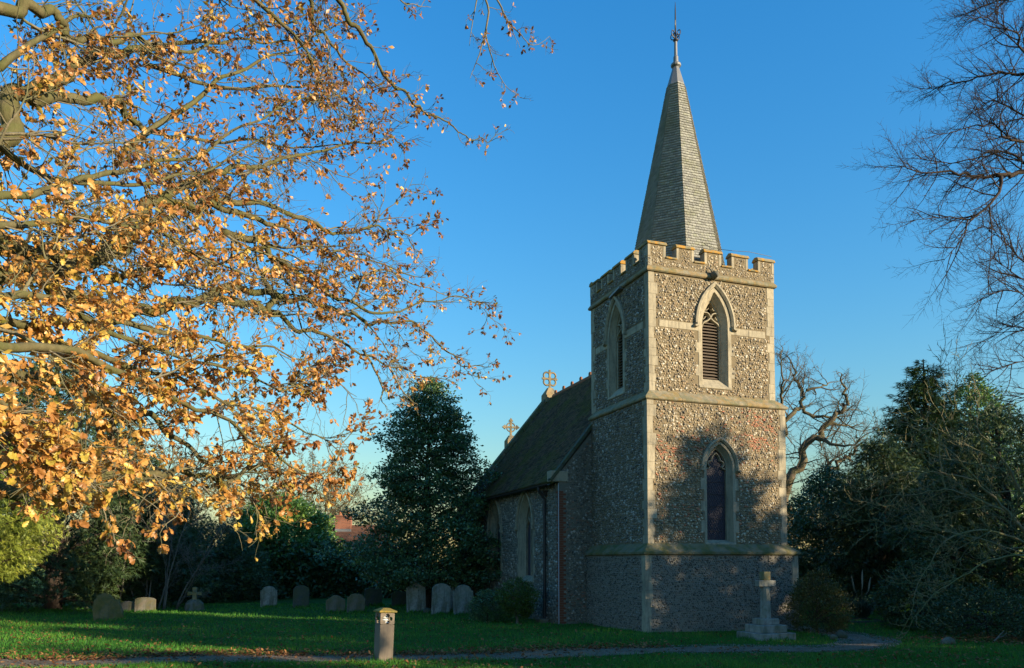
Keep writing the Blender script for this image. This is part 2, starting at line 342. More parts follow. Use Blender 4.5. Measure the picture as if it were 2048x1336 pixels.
np_mesh("path", pv, pf, M['gravel'], smooth=True, kind="structure")
def path_dist(x, y):
    d = np.full(len(x), 1e9)
    for a, b in zip(path_np[::2][:-1], path_np[::2][1:]):
        ab = b - a; L = ab @ ab + 1e-9
        t = np.clip(((x - a[0]) * ab[0] + (y - a[1]) * ab[1]) / L, 0, 1)
        d = np.minimum(d, np.hypot(x - a[0] - t * ab[0], y - a[1] - t * ab[1]))
    return d

# ------------------------------------------------------------------ flint facing
def flints(name, O, S, N, s0, s1, z0, z1, ex, mat, parent, pitch=0.078, brick=None, ramp_pow=1.0, depth=0.024, size=0.5):
    """knobbly stones set in a wall plane: O + s*S + z*Z, facing N; ex(s,z) -> True where none sit"""
    O, S, N = (np.array(x, dtype=float) for x in (O, S, N)); Z = np.array([0, 0, 1.0])
    rows = int((z1 - z0) / (pitch * 0.88)); cols = int((s1 - s0) / pitch)
    gs, gzz = np.meshgrid(np.arange(cols), np.arange(rows))
    s_ = s0 + (gs + 0.5 + 0.5 * (gzz % 2) - 0.25) * pitch + nr.uniform(-.3, .3, gs.shape) * pitch
    z_ = z0 + (gzz + 0.5) * pitch * 0.88 + nr.uniform(-.28, .28, gs.shape) * pitch
    s_, z_ = s_.ravel(), z_.ravel()
    r = pitch * size * nr.choice([.5, .7, .85, 1.0, 1.12, 1.3], len(s_)) * nr.uniform(.9, 1.1, len(s_))
    keep = (s_ - r > s0) & (s_ + r < s1) & (z_ - r > z0) & (z_ + r < z1) & ~ex(s_, z_, r) & (nr.random(len(s_)) > 0.02)
    s_, z_, r = s_[keep], z_[keep], r[keep]; n = len(s_)
    val = nr.random(n) ** ramp_pow * 0.885
    asp = nr.uniform(0.75, 1.35, n)
    if brick is not None:
        isb = nr.random(n) < brick(s_, z_); val = np.where(isb, nr.uniform(0.91, 1, n), val); asp = np.where(isb, 1.7, asp)
    k = 5; ang = np.arange(k) / k * 2 * np.pi
    a = ang[None, :] + nr.uniform(0, 6.28, n)[:, None]
    jr = nr.uniform(0.75, 1.15, (n, k))
    rot = nr.uniform(-0.6, 0.6, n)
    def ring(fac, h):
        x = np.cos(a) * jr * r[:, None] * asp[:, None] * fac; y = np.sin(a) * jr * r[:, None] / asp[:, None] * fac
        xs = x * np.cos(rot)[:, None] - y * np.sin(rot)[:, None]; ys = x * np.sin(rot)[:, None] + y * np.cos(rot)[:, None]
        return O + (s_[:, None] + xs)[..., None] * S + (z_[:, None] + ys)[..., None] * Z + h[..., None] * N
    hh = depth * nr.uniform(0.55, 1.25, n) * r / (pitch * 0.45)
    r0 = ring(1.0, np.full((n, k), -0.004)); r1 = ring(0.78, hh[:, None] * nr.uniform(0.55, 1.0, (n, k)))
    cvt = O + s_[:, None] * S + z_[:, None] * Z + (hh * 1.08)[:, None] * N
    v = np.concatenate([r0, r1, cvt[:, None, :]], 1)
    fl = []
    for i in range(k):
        j = (i + 1) % k
        fl += [(i, j, k + j), (i, k + j, k + i), (k + i, k + j, 2 * k)]
    fl = np.array(fl)
    if np.dot(np.cross(S, Z), N) < 0: fl = fl[:, ::-1]
    f = (np.arange(n) * (2 * k + 1))[:, None, None] + fl[None]
    return np_mesh(name, v.reshape(-1, 3), f.reshape(-1, 3), mat, parent, rv=np.repeat(val, 2 * k + 1), kind="stuff")

class Arch:
    """pointed opening in a wall plane: centre c, half width, sill z0, springing zs, rise"""
    def __init__(s, c, hw, z0, zs, H, so=.1, sill=0.0):
        s.so, s.sill = so, sill
        s.c, s.hw, s.z0, s.zs, s.H = c, hw, z0, zs, H
        s.e = (H * H - hw * hw) / (2 * hw); s.R = hw + s.e
    def half(s, z, o=0.0):
        h = np.clip(np.asarray(z, dtype=float) - s.zs, 0, None)
        return np.where(h > 0, np.sqrt(np.clip((s.R + o) ** 2 - h * h, 0, None)) - s.e, s.hw + o)
    def apex(s, o=0.0): return s.zs + np.sqrt((s.R + o) ** 2 - s.e ** 2)
    def arc(s, o=0.0, n=9):
        """from left springing over the apex to right springing"""
        top = math.acos(min(1, s.e / (s.R + o))); L = []
        for i in range(n + 1):
            a = top * i / n; L.append((s.c - ((s.R + o) * math.cos(a) - s.e), s.zs + (s.R + o) * math.sin(a)))
        Rr = [(2 * s.c - x, z) for x, z in L[:-1]][::-1]
        return L + Rr
    def outline(s, o=0.0, zo=0.0, n=9):
        return [(s.c - s.hw - o, s.z0 + zo)] + s.arc(o, n) + [(s.c + s.hw + o, s.z0 + zo)]
    def inside(s, x, z, o, zlow):
        return (np.abs(x - s.c) < s.half(z, o)) & (z > zlow) & (z < s.apex(o))
def P3(O, S, N, s, z, d):
    """point at s along the wall, height z, d out from it"""
    return Vector(O) + Vector(S) * s + Vector((0, 0, z)) + Vector(N) * d
def panel(mb, O, S, N, s0, s1, z0, z1, arch=None, o=0.0):
    if arch is None:
        mb.add([P3(O, S, N, s0, z0, 0), P3(O, S, N, s1, z0, 0), P3(O, S, N, s1, z1, 0), P3(O, S, N, s0, z1, 0)], [(0, 1, 2, 3)]); return
    o = arch.so; l, r = arch.c - arch.hw - o, arch.c + arch.hw + o; zb = arch.z0 - arch.sill
    for a, b, c, d in ((s0, l, z0, z1), (r, s1, z0, z1), (l, r, z0, zb)):
        mb.add([P3(O, S, N, a, c, 0), P3(O, S, N, b, c, 0), P3(O, S, N, b, d, 0), P3(O, S, N, a, d, 0)], [(0, 1, 2, 3)])
    A = arch.arc(o)
    for (x0, y0), (x1, y1) in zip(A[:-1], A[1:]):
        mb.add([P3(O, S, N, x0, y0, 0), P3(O, S, N, x1, y1, 0), P3(O, S, N, x1, z1, 0), P3(O, S, N, x0, z1, 0)], [(0, 1, 2, 3)])
    ou = arch.outline(o, -arch.sill); mb.loft([[P3(O, S, N, x, z, 0) for x, z in ou], [P3(O, S, N, x, z, -0.5) for x, z in ou]])

# ------------------------------------------------------------------ church
CH = empty("church", (4.05, 22.68, 0), R(19.9), "flint village church with battlemented tower, shingled spire and tiled nave roof", "church")
W_, D_ = 4.49, 3.89
XD, YD = (1, 0, 0), (0, 1, 0); NXD, NYD = (-1, 0, 0), (0, -1, 0)
belW = Arch(2.29, 0.30, 7.60, 9.25, 0.80, .272, .305); belN = Arch(2.08, 0.30, 7.60, 9.25, 0.80, .272, .305)
lanc = Arch(2.26, 0.345, 2.66, 4.85, 0.58, .192, .125)
OFF2, OFF1 = 0.20, 0.42
# --- lower (plinth) stage
def side_box(mb, off, z0, z1, yend, arches=(None, None), oo=0.1):
    """west, north, south walls of one stage (open to the church behind)"""
    panel(mb, (0, -off, 0), XD, NYD, -off, W_ + off, z0, z1, arches[0], oo)
    panel(mb, (-off, 0, 0), YD, NXD, -off, yend, z0, z1, arches[1], oo)
    panel(mb, (W_ + off, 0, 0), YD, XD, -off, yend, z0, z1)
    mb.add([(-off, yend, z0), (W_ + off, yend, z0), (W_ + off, yend, z1), (-off, yend, z1)], [(0, 1, 2, 3)])
    mb.add([(-off, -off, z1), (W_ + off, -off, z1), (W_ + off, yend, z1), (-off, yend, z1)], [(0, 1, 2, 3)])
mb = MB(); side_box(mb, OFF1, -0.3, 2.3, 3.52); base_wall = mb.build("tower_base", M['mortar_base'], CH, recalc=False)
mb = MB(); side_box(mb, OFF2, 2.3, 6.86, 3.54, (lanc, None)); mid_wall = mb.build("tower_middle_stage", M['mortar'], CH, recalc=False)
mb = MB(); side_box(mb, 0.0, 6.86, 10.75, D_, (belW, belN)); top_wall = mb.build("tower_belfry_stage", M['mortar'], CH, recalc=False)

# --- quoins, each stone a piece
def quoin_column(corner, sx, sy, off, z0, z1, parent, wide=(0.20, 0.28), seed=0):
    """corner stones; returns list of (z0, z1, len_x, len_y)"""
    q = random.Random(seed); z = z0; k = 0; out = []
    cx, cy = corner
    while z < z1 - 0.06:
        h = min(q.choice([0.24, 0.29, 0.34, 0.42, 0.5]), z1 - z)
        if z1 - z - h < 0.14: h = z1 - z
        lx, ly = (wide[0], wide[1]) if k % 2 == 0 else (wide[1], wide[0])
        lx += q.uniform(-.05, .05); ly += q.uniform(-.05, .05)
        e = 0.010 + q.uniform(-.004, .004)
        x0, x1 = sorted((cx - sx * e, cx + sx * lx)); y0, y1 = sorted((cy - sy * e, cy + sy * ly))
        block("quoin", (x0, y0, z + .0015), (x1, y1, z + h - .0015), M['stone'], parent, 0.005)
        out.append((z, z + h, lx, ly)); z += h; k += 1
    return out
Q = {}
for st, par, off, z0, z1 in (('base', base_wall, OFF1, -0.05, 2.24), ('mid', mid_wall, OFF2, 2.5, 6.78), ('top', top_wall, 0.0, 7.06, 10.68)):
    wd = (0.19, 0.23) if st == 'base' else (0.21, 0.265)
    Q[st] = (quoin_column((-off, -off), 1, 1, off, z0, z1, par, wd, seed=len(st) + 1), quoin_column((W_ + off, -off), -1, 1, off, z0, z1, par, wd, seed=len(st) + 11))
Q['topE'] = quoin_column((0, D_), 1, -1, 0, 7.06, 10.68, top_wall, (0.2, 0.3), seed=31)
def q_ex(cols, side, end, off, s, z, r):
    m = np.zeros(len(s), bool)
    for (a, b, lx, ly) in cols:
        l = lx if side == 'x' else ly
        inz = (z + r > a) & (z - r < b)
        m |= inz & ((s - r < -off + l) if end == 0 else (s + r > end - l))
    return m
def wall_ex(st, face, off, arch=None, ao=0.0, alow=0.0, bands=()):
    def ex(s, z, r):
        if face == 'W':
            m = q_ex(Q[st][0], 'x', 0, off, s, z, r) | q_ex(Q[st][1], 'x', W_ + off, off, s, z, r)
        else:
            m = q_ex(Q[st][0], 'y', 0, off, s, z, r)
            if st == 'top': m |= q_ex(Q['topE'], 'y', D_, off, s, z, r)
        if arch is not None:
            dz = np.where(((z * 3.1).astype(int) % 2) == 0, 0.0, 0.10)
            m |= arch.inside(s, z, ao + r + np.where(z < arch.zs, dz, 0.04), alow)
        for a, b in bands: m |= (z + r > a) & (z - r < b)
        return m
    return ex
BAND = (9.02, 9.23)
brick_mid = lambda s, z: np.clip(0.7 * np.exp(-((z - 5.35) / 0.3) ** 2) * (s < 2.2) * (np.sin(s * 2.9 + z * 5) > -.5) + 0.75 * np.exp(-((s - 3.7) / 0.7) ** 2 - ((z - 6.0) / 0.6) ** 2) * (np.sin(z * 9 + s * 2) > -.4) + 0.22 * np.exp(-((s - 0.7) / 0.8) ** 2 - ((z - 3.55) / 0.25) ** 2) + 0.04, 0, 1)
flints("flint_facing", (0, 0, 0), XD, NYD, 0, W_, 7.06, 10.66, wall_ex('top', 'W', 0, belW, 0.30, 7.28, (BAND,)), M['flint_sunlit'], top_wall, 0.076)
flints("flint_facing", (0, 0, 0), YD, NXD, 0, D_, 7.06, 10.66, wall_ex('top', 'N', 0, belN, 0.30, 7.28, (BAND,)), M['flint_shaded'], top_wall, 0.076)
flints("flint_facing", (0, -OFF2, 0), XD, NYD, -OFF2, W_ + OFF2, 2.52, 6.78, wall_ex('mid', 'W', OFF2, lanc, 0.22, 2.5), M['flint_sunlit'], mid_wall, 0.076, brick_mid)
flints("flint_facing", (-OFF2, 0, 0), YD, NXD, -OFF2, 3.5, 2.52, 6.78, wall_ex('mid', 'N', OFF2), M['flint_shaded'], mid_wall, 0.076)
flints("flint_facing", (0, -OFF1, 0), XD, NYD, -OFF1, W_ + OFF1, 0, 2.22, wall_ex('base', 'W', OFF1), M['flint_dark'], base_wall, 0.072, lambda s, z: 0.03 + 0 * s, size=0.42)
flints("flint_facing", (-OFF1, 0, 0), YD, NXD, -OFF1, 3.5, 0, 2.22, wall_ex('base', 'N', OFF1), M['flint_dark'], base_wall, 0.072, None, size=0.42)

# --- string courses in lengths of stone
def string_course(z_lo, z_face, z_hi, out, inn, yend, mat, parent, name="string_course", sides="WNS", back=0.05, e_side=False):
    prof = [(-back + inn, z_lo), (out - 0.03, z_lo), (out, z_lo + 0.03), (out, z_face), (inn, z_hi), (-back + inn, z_hi)]
    def run(p0, d, L, n, m0, m1):
        """p0 corner of the unset wall, d along, n outwards; m0/m1 mitre flags"""
        cuts = [0.0]
        while cuts[-1] < L - 1.5: cuts.append(cuts[-1] + rnd.uniform(0.8, 1.35))
        cuts.append(L)
        for i in range(len(cuts) - 1):
            a, b = cuts[i], cuts[i + 1]; ra, rb = [], []
            for o, z in prof:
                sa = a - (o if (m0 and i == 0) else 0) + (0.003 if i else 0)
                sb = b + (o if (m1 and i == len(cuts) - 2) else 0) - (0.003 if i < len(cuts) - 2 else 0)
                ra.append(Vector(p0) + Vector(d) * sa + Vector(n) * o + Vector((0, 0, z)))
                rb.append(Vector(p0) + Vector(d) * sb + Vector(n) * o + Vector((0, 0, z)))
            m = MB(); m.loft([ra, rb], True, True); m.build(name, mat, parent)
    if 'W' in sides: run((0, 0, 0), XD, W_, NYD, True, True)
    if 'N' in sides: run((0, 0, 0), YD, yend, NXD, True, e_side)
    if 'S' in sides: run((W_, 0, 0), YD, yend, XD, True, e_side)
    if 'E' in sides: run((0, D_, 0), XD, W_, YD, True, True)
string_course(2.22, 2.31, 2.56, 0.49, OFF2 + .004, 3.49, M['plinth_stone'], base_wall)
string_course(6.76, 6.84, 7.09, 0.275, 0.004, 3.6, M['stone_band'], mid_wall)
string_course(10.66, 10.74, 10.82, 0.085, 0.03, D_, M['stone_band'], top_wall, "string_course", "WNSE", 0.10, True)
for face, arch in (('W', belW), ('N', belN)):
    L = W_ if face == 'W' else D_
    for a, b in ((0.34, arch.c - 0.58), (arch.c + 0.58, L - 0.34)):
        n = max(1, round((b - a) / 0.55))
        for i in range(n):
            s0, s1 = a + (b - a) * i / n + .003, a + (b - a) * (i + 1) / n - .003
            if face == 'W': block("band_stone", (s0, -.014, BAND[0]), (s1, .06, BAND[1]), M['stone'], top_wall, .006)
            else: block("band_stone", (-.014, s0, BAND[0]), (.06, s1, BAND[1]), M['stone'], top_wall, .006)

# --- windows
def bars(mb, O, S, N, pts, w, d0, d1):
    """flat stone bar following (s,z) points"""
    rings = []
    for i, (x, z) in enumerate(pts):
        x0, z0 = pts[max(i - 1, 0)]; x1, z1 = pts[min(i + 1, len(pts) - 1)]
        t = Vector((x1 - x0, z1 - z0)); t.normalize(); n = Vector((-t.y, t.x)) * w / 2
        rings.append([P3(O, S, N, x + n.x, z + n.y, d0), P3(O, S, N, x + n.x * .4, z + n.y * .4, d1), P3(O, S, N, x - n.x * .4, z - n.y * .4, d1), P3(O, S, N, x - n.x, z - n.y, d0)])
    mb.loft(rings, True, True)
def bez(*P, n=8):
    out = []
    for i in range(n + 1):
        t = i / n; Q_ = [Vector(p) for p in P]
        while len(Q_) > 1: Q_ = [a.lerp(b, t) for a, b in zip(Q_[:-1], Q_[1:])]
        out.append((Q_[0].x, Q_[0].y))
    return out
def window(name, O, S, N, A, layers, sill_h, hood, kind, jamb_w, mat=None, stops=True):
    """layers: list of (offset from opening, depth) from outside in; A is the glass/louvre opening"""
    mat = mat or M['stone']
    mb = MB()
    rings = []
    for o, d in layers:
        rings.append([P3(O, S, N, x, z, d) for x, z in A.outline(o, -A.sill + .004)])
    mb.loft(rings)
    w = mb.build(name, mat, CH, smooth=False)
    # sill
    so = layers[0][0]
    m = MB()
    prof = [(0.03, A.z0 - sill_h), (0.03, A.z0 - sill_h + 0.05), (-0.215, A.z0 + 0.02), (layers[-1][1], A.z0 + .03), (layers[-1][1], A.z0 - sill_h)]
    m.loft([[P3(O, S, N, A.c - A.hw - so + .003, z, d) for d, z in prof], [P3(O, S, N, A.c + A.hw + so - .003, z, d) for d, z in prof]], True, True)
    m.build("sill", mat, w, bevel=.006)
    # jamb stones let into the flint, long and short in turn
    q = random.Random(int(A.c * 100) + int(A.z0 * 37)); z = A.z0 - sill_h; k = 0
    while z < A.zs - 0.05:
        h = min(q.uniform(0.26, 0.4), A.zs - z)
        if A.zs - z - h < 0.12: h = A.zs - z
        ext = jamb_w + (0.11 if k % 2 else 0.0)
        for sg in (-1, 1):
            a = A.c + sg * (A.hw + so - 0.004); b = A.c + sg * (A.hw + so + ext - jamb_w + 0.012)
            m = MB(); pts = [P3(O, S, N, x, zz, d) for d in (-0.08, 0.012) for x, zz in ((min(a, b), z + .002), (max(a, b), z + .002), (max(a, b), z + h - .002), (min(a, b), z + h - .002))]
            m.add(pts, [(0, 3, 2, 1), (4, 5, 6, 7), (0, 1, 5, 4), (1, 2, 6, 5), (2, 3, 7, 6), (3, 0, 4, 7)]); m.build("jamb_stone", mat, w, bevel=.005)
        z += h; k += 1
    # hood mould
    if hood:
        o0 = so + 0.01; o1 = so + hood
        m = MB(); ar0, ar1, arm = A.arc(o0), A.arc(o1), A.arc((o0 + o1) / 2)
        rg = [[P3(O, S, N, *a, -0.03), P3(O, S, N, *a, 0.05), P3(O, S, N, *mm, 0.10), P3(O, S, N, *b, 0.085), P3(O, S, N, *b, -0.03)] for a, mm, b in zip(ar0, arm, ar1)]
        m.loft(rg, True, True); hd = m.build("hood_mould", M['stone'], w)
        if stops:
            for sg in (-1, 1):
                x = A.c + sg * (A.hw + (o0 + o1) / 2); m = MB()
                bars(m, O, S, N, [(x, A.zs + .01), (x, A.zs - .07), (x + sg * .05, A.zs - .09), (x + sg * .1, A.zs - .09)], hood * 1.1, -0.02, 0.12)
                m.build("hood_stop", M['stone'], w)
    return w
lay_b = [(0.28, 0.014), (0.17, 0.014), (0.155, -0.03), (0.04, -0.17), (0.04, -0.20), (0.0, -0.22), (0.0, -0.46)]
def belfry(O, S, N, A):
    w = window("belfry_window", O, S, N, A, lay_b, 0.31, 0.13, 'louvre', 0.0)
    top = 9.42
    mb = MB(); c, hw = A.c, A.hw + .03
    d0, d1 = -0.30, -0.18
    spz = A.zs
    # cusped light head, then two curling bars over it
    for sg in (-1, 1):
        bars(mb, O, S, N, bez((c + sg * hw, spz - 0.05), (c + sg * hw * .9, spz + .2), (c + sg * .14, spz + .12), (c, spz + .30)), 0.085, d0, d1)
        bars(mb, O, S, N, bez((c, spz + .26), (c + sg * .03, spz + .42), (c + sg * .1, spz + .47), (c + sg * .26, spz + .44)), 0.075, d0, d1)
        bars(mb, O, S, N, bez((c + sg * .29, spz + .22), (c + sg * .2, spz + .26), (c + sg * .2, spz + .3), (c + sg * .17, spz + .33), n=5), 0.05, d0, d1 - .02)
        bars(mb, O, S, N, bez((c + sg * .2, spz + .52), (c + sg * .1, spz + .53), (c + sg * .08, spz + .56), (c + sg * .07, spz + .6), n=5), 0.045, d0, d1 - .02)
    mb.build("tracery", M['stone'], w)
    n = 19
    for i in range(n):
        z = A.z0 + 0.05 + i * 0.095
        if z > spz + .2: break
        hwz = A.hw - 0.004
        m = MB(); pr = [(-0.235, z), (-0.235, z + .018), (-0.36, z + .10), (-0.36, z + .082)]
        m.loft([[P3(O, S, N, A.c - hwz, zz, d) for d, zz in pr], [P3(O, S, N, A.c + hwz, zz, d) for d, zz in pr]], True, True)
        m.build("louvre_slat", M['louvre'], w)
    m = MB(); ou = A.outline(0.04); m.add([P3(O, S, N, x, z, -0.45) for x, z in ou], [tuple(range(len(ou)))]); m.build("dark_backing", M['dark'], w)  # near-black sheet standing in for the unlit space behind the louvres
    # voussoir fan over the hood
    for k in range(-4, 5):
        arc = A.arc(0.45, 12); i = 12 + k * 2
        x, z = arc[i]; x2, z2 = A.arc(0.62 + 0.05 * (k % 2), 12)[i]
        m = MB(); bars(m, O, S, N, [(x, z), (x2, z2)], 0.07 if k else 0.10, -0.02, 0.018); m.build("voussoir", M['stone'], w)
    return w
belfry((0, 0, 0), XD, NYD, belW)
belfry((0, 0, 0), YD, NXD, belN)
lw = window("lancet_window", (0, -OFF2, 0), XD, NYD, lanc, [(0.20, 0.014), (0.12, 0.014), (0.10, -0.03), (0.02, -0.15), (0.0, -0.16), (0.0, -0.45)], 0.13, 0.11, 'glass', 0.0)
O_, S_, N_ = (0, -OFF2, 0), XD, NYD
m = MB()
for sg in (-1, 1):
    c, sp = lanc.c, lanc.zs
    bars(m, O_, S_, N_, bez((c + sg * .36, sp - .02), (c + sg * .30, sp - .02), (c + sg * .22, sp - .01), (c + sg * .21, sp + .05), n=5), .05, -.26, -.16)
    bars(m, O_, S_, N_, bez((c + sg * .21, sp + .04), (c + sg * .33, sp + .10), (c + sg * .30, sp + .22), (c + sg * .15, sp + .23)), .06, -.26, -.16)
    bars(m, O_, S_, N_, bez((c + sg * .15, sp + .22), (c + sg * .17, sp + .32), (c + sg * .08, sp + .40), (c, sp + .47)), .06, -.26, -.16)
m.build("tracery", M['stone'], lw)
m = MB(); ou = lanc.outline(0.01); m.add([P3(O_, S_, N_, x, z, -0.24) for x, z in ou], [tuple(range(len(ou)))]); m.build("pane", M['glass'], lw)
m = MB()
for sg in (-1, 1):
    for c0 in np.arange(-2.2, 3.4, .135):
        a0, a1 = None, None
        for q in np.linspace(0, 1, 60):
            x, z = lanc.c - .35 + .7 * q, 2.7 + c0 + sg * (.7 * q - .35) * 1.6 + .6
            if lanc.inside(np.array([x]), np.array([z]), -.005, 2.68)[0]:
                a0 = a0 or (x, z); a1 = (x, z)
        if a0 and a1 and a0 != a1: bars(m, O_, S_, N_, [a0, a1], .009, -.239, -.234)
m.build("leading", M['iron'], lw)
for zz in np.arange(2.95, 4.8, 0.37):
    m = MB(); bars(m, O_, S_, N_, [(lanc.c - .34, zz), (lanc.c + .34, zz)], .014, -.238, -.225); m.build("saddle_bar", M['iron'], lw)
for k in range(-5, 6):
    arc = lanc.arc(0.34, 12); i = 12 + k * 2
    x, z = arc[i]; x2, z2 = lanc.arc(0.52 + 0.05 * (k % 2), 12)[i]
    m = MB(); bars(m, O_, S_, N_, [(x, z), (x2, z2)], 0.05, -0.02, 0.02); m.build("voussoir", M['stone'], lw)

# --- parapet with merlons
par_o = 0.02; TH = 0.24
def parapet_ring(z0, z1, name):
    m = MB()
    x0, x1, y0, y1 = -par_o, W_ + par_o, -par_o, D_ + par_o
    o = [(x0, y0), (x1, y0), (x1, y1), (x0, y1)]; i = [(x0 + TH, y0 + TH), (x1 - TH, y0 + TH), (x1 - TH, y1 - TH), (x0 + TH, y1 - TH)]
    m.loft([[(*p, z0) for p in o], [(*p, z1) for p in o], [(*p, z1) for p in i], [(*p, z0) for p in i]], True)
    return m.build(name, M['mortar'], CH)
PZ0, PZ1, PZ2 = 10.80, 11.10, 11.48
par = parapet_ring(PZ0, PZ1, "parapet")
def coping(p0, d, n, L, z, parent, name, h=0.10):
    """saddle-backed stone lying along d with a weathered outward slope"""
    prof = [(0.045, z), (0.045, z + .035), (0.0, z + h * .75), (-TH * .5, z + h), (-TH, z + h * .6), (-TH - .03, z + .03), (-TH - .03, z)]
    m = MB(); a, b = -0.035, L + 0.035
    r = []
    for s_ in (a, b): r.append([Vector(p0) + Vector(d) * s_ + Vector(n) * (o + rnd.uniform(-.006, .006)) + Vector((0, 0, zz + rnd.uniform(-.005, .005))) for o, zz in prof])
    m.loft(r, True, True); return m.build(name, M['coping'], parent, bevel=.008)
def crenellate(p0, d, n, L, mw, cw, facing):
    k = 5; s_ = 0.0
    p0, d, n = Vector(p0), Vector(d), Vector(n)
    for i in range(k):
        a, b = s_, s_ + mw
        aa = a
        if facing in ('N', 'S') and i == 0: aa = TH
        if facing in ('N', 'S') and i == k - 1: b = L - TH
        m = MB(); q = [p0 + d * aa, p0 + d * b, p0 + d * b - n * TH, p0 + d * aa - n * TH]
        m.prism([v + Vector((0, 0, PZ1)) for v in q], (0, 0, PZ2 - PZ1)); mm = m.build("merlon", M['mortar'], par)
        for e0, e1 in ((aa, aa + .09), (b - .09, b)):
            m = MB(); q = [p0 + d * e0 + n * .008, p0 + d * e1 + n * .008, p0 + d * e1 - n * TH * .9, p0 + d * e0 - n * TH * .9]
            sh = d * (-.006 if e0 == aa else .006)
            m.prism([v + sh + Vector((0, 0, PZ1 + .02)) for v in q], (0, 0, PZ2 - PZ1 - .022)); m.build("merlon_jamb", M['stone'], par, bevel=.006)
        coping(p0 + d * aa + Vector((0, 0, 0)), d, n, b - aa, PZ2, par, "merlon_coping", .14)
        if i < k - 1:
            coping(p0 + d * (s_ + mw + .035), d, n, cw - .07, PZ1, par, "crenel_coping", .10)
        s_ += mw + cw
lw_, ln_ = W_ + 2 * par_o, D_ + 2 * par_o
crenellate((-par_o, -par_o, 0), XD, NYD, lw_, .60, (lw_ - 3.0) / 4, 'W')
crenellate((-par_o, -par_o, 0), YD, NXD, ln_, .53, (ln_ - 2.65) / 4, 'N')
crenellate((W_ + par_o, -par_o, 0), YD, XD, ln_, .53, (ln_ - 2.65) / 4, 'S')
crenellate((-par_o, D_ + par_o, 0), XD, YD, lw_, .60, (lw_ - 3.0) / 4, 'E')
def par_ex(L, mw, cw):
    def ex(s, z, r):
        ph = (s - (-par_o)) % (mw + cw); m = (z + r > PZ1 - .01) & ~((ph - r > .10) & (ph + r < mw - .10))
        return m | (z + r > PZ2 - .01) | ((z + r > PZ1) & (z - r < PZ1) & (ph > mw))
    return ex
flints("flint_facing", (0, -par_o, 0), XD, NYD, -par_o, W_ + par_o, 10.84, PZ2, par_ex(lw_, .60, (lw_ - 3.0) / 4), M['flint_sunlit'], par, 0.06, None, 1.0, .016)
flints("flint_facing", (-par_o, 0, 0), YD, NXD, -par_o, D_ + par_o, 10.84, PZ2, par_ex(ln_, .53, (ln_ - 2.65) / 4), M['flint_shaded'], par, 0.06, None, 1.0, .016)
# corner stones of the parapet
for x in (-par_o, W_ + par_o):
    sg = 1 if x < 0 else -1
    block("quoin", tuple(min(a, b) for a, b in zip((x - sg * .006, -par_o - .006, 10.83), (x + sg * .13, .14, 0))) [:2] + (10.83,), (max(x - sg * .006, x + sg * .13), .14, PZ1), M['stone'], par, .006)
m = MB(); m.add([(TH, TH, 10.9), (W_ - TH, TH, 10.9), (W_ - TH, D_ - TH, 10.9), (TH, D_ - TH, 10.9)], [(0, 1, 2, 3)]); m.build("tower_roof", M['lead'], CH)

# gargoyle head on the west string course
m = MB(); rings = []
gx, gzv = 2.22, 10.76
for d, w, h, dz in ((-.02, .09, .10, 0), (.06, .10, .12, .0), (.13, .12, .13, .01), (.19, .105, .115, .015), (.24, .08, .09, -.01), (.29, .055, .06, -.025), (.31, .02, .02, -.03)):
    rings.append([(gx + w * math.cos(a) * (1 + .12 * math.sin(3 * a)), -d, gzv + dz + h * math.sin(a)) for a in np.arange(10) / 10 * 2 * math.pi])
m.loft(rings, True, True)
for sg in (-1, 1):
    m.tube([(gx + sg * .07, -.12, gzv + .09), (gx + sg * .12, -.13, gzv + .15), (gx + sg * .15, -.10, gzv + .19)], [.035, .028, .008], 6)
    m.tube([(gx + sg * .045, -.22, gzv + .06), (gx + sg * .045, -.25, gzv + .065)], [.022, .012], 6)
m.build("gargoyle", M['grave'], top_wall, smooth=True)
m = MB(); m.loft([[(-.02, 1.55, 10.71), (-.02, 2.25, 10.60), (-.02, 2.25, 10.52), (-.02, 1.55, 10.63)], [(-.16, 1.55, 10.70), (-.16, 2.25, 10.59), (-.16, 2.25, 10.53), (-.16, 1.55, 10.64)]], True, True)
m.build("lead_chute", M['lead'], top_wall)
cable = MB(); cb = [(4.49 - .1, -.06, 11.66), (3.6, -.02, 11.72), (3.0, .05, 11.70), (2.4, .3, 11.8), (2.3, .5, 12.0)]
cable.tube([(x, y, z) for x, y, z in cb], .008, 5); cable.build("cable", M['iron'], par)

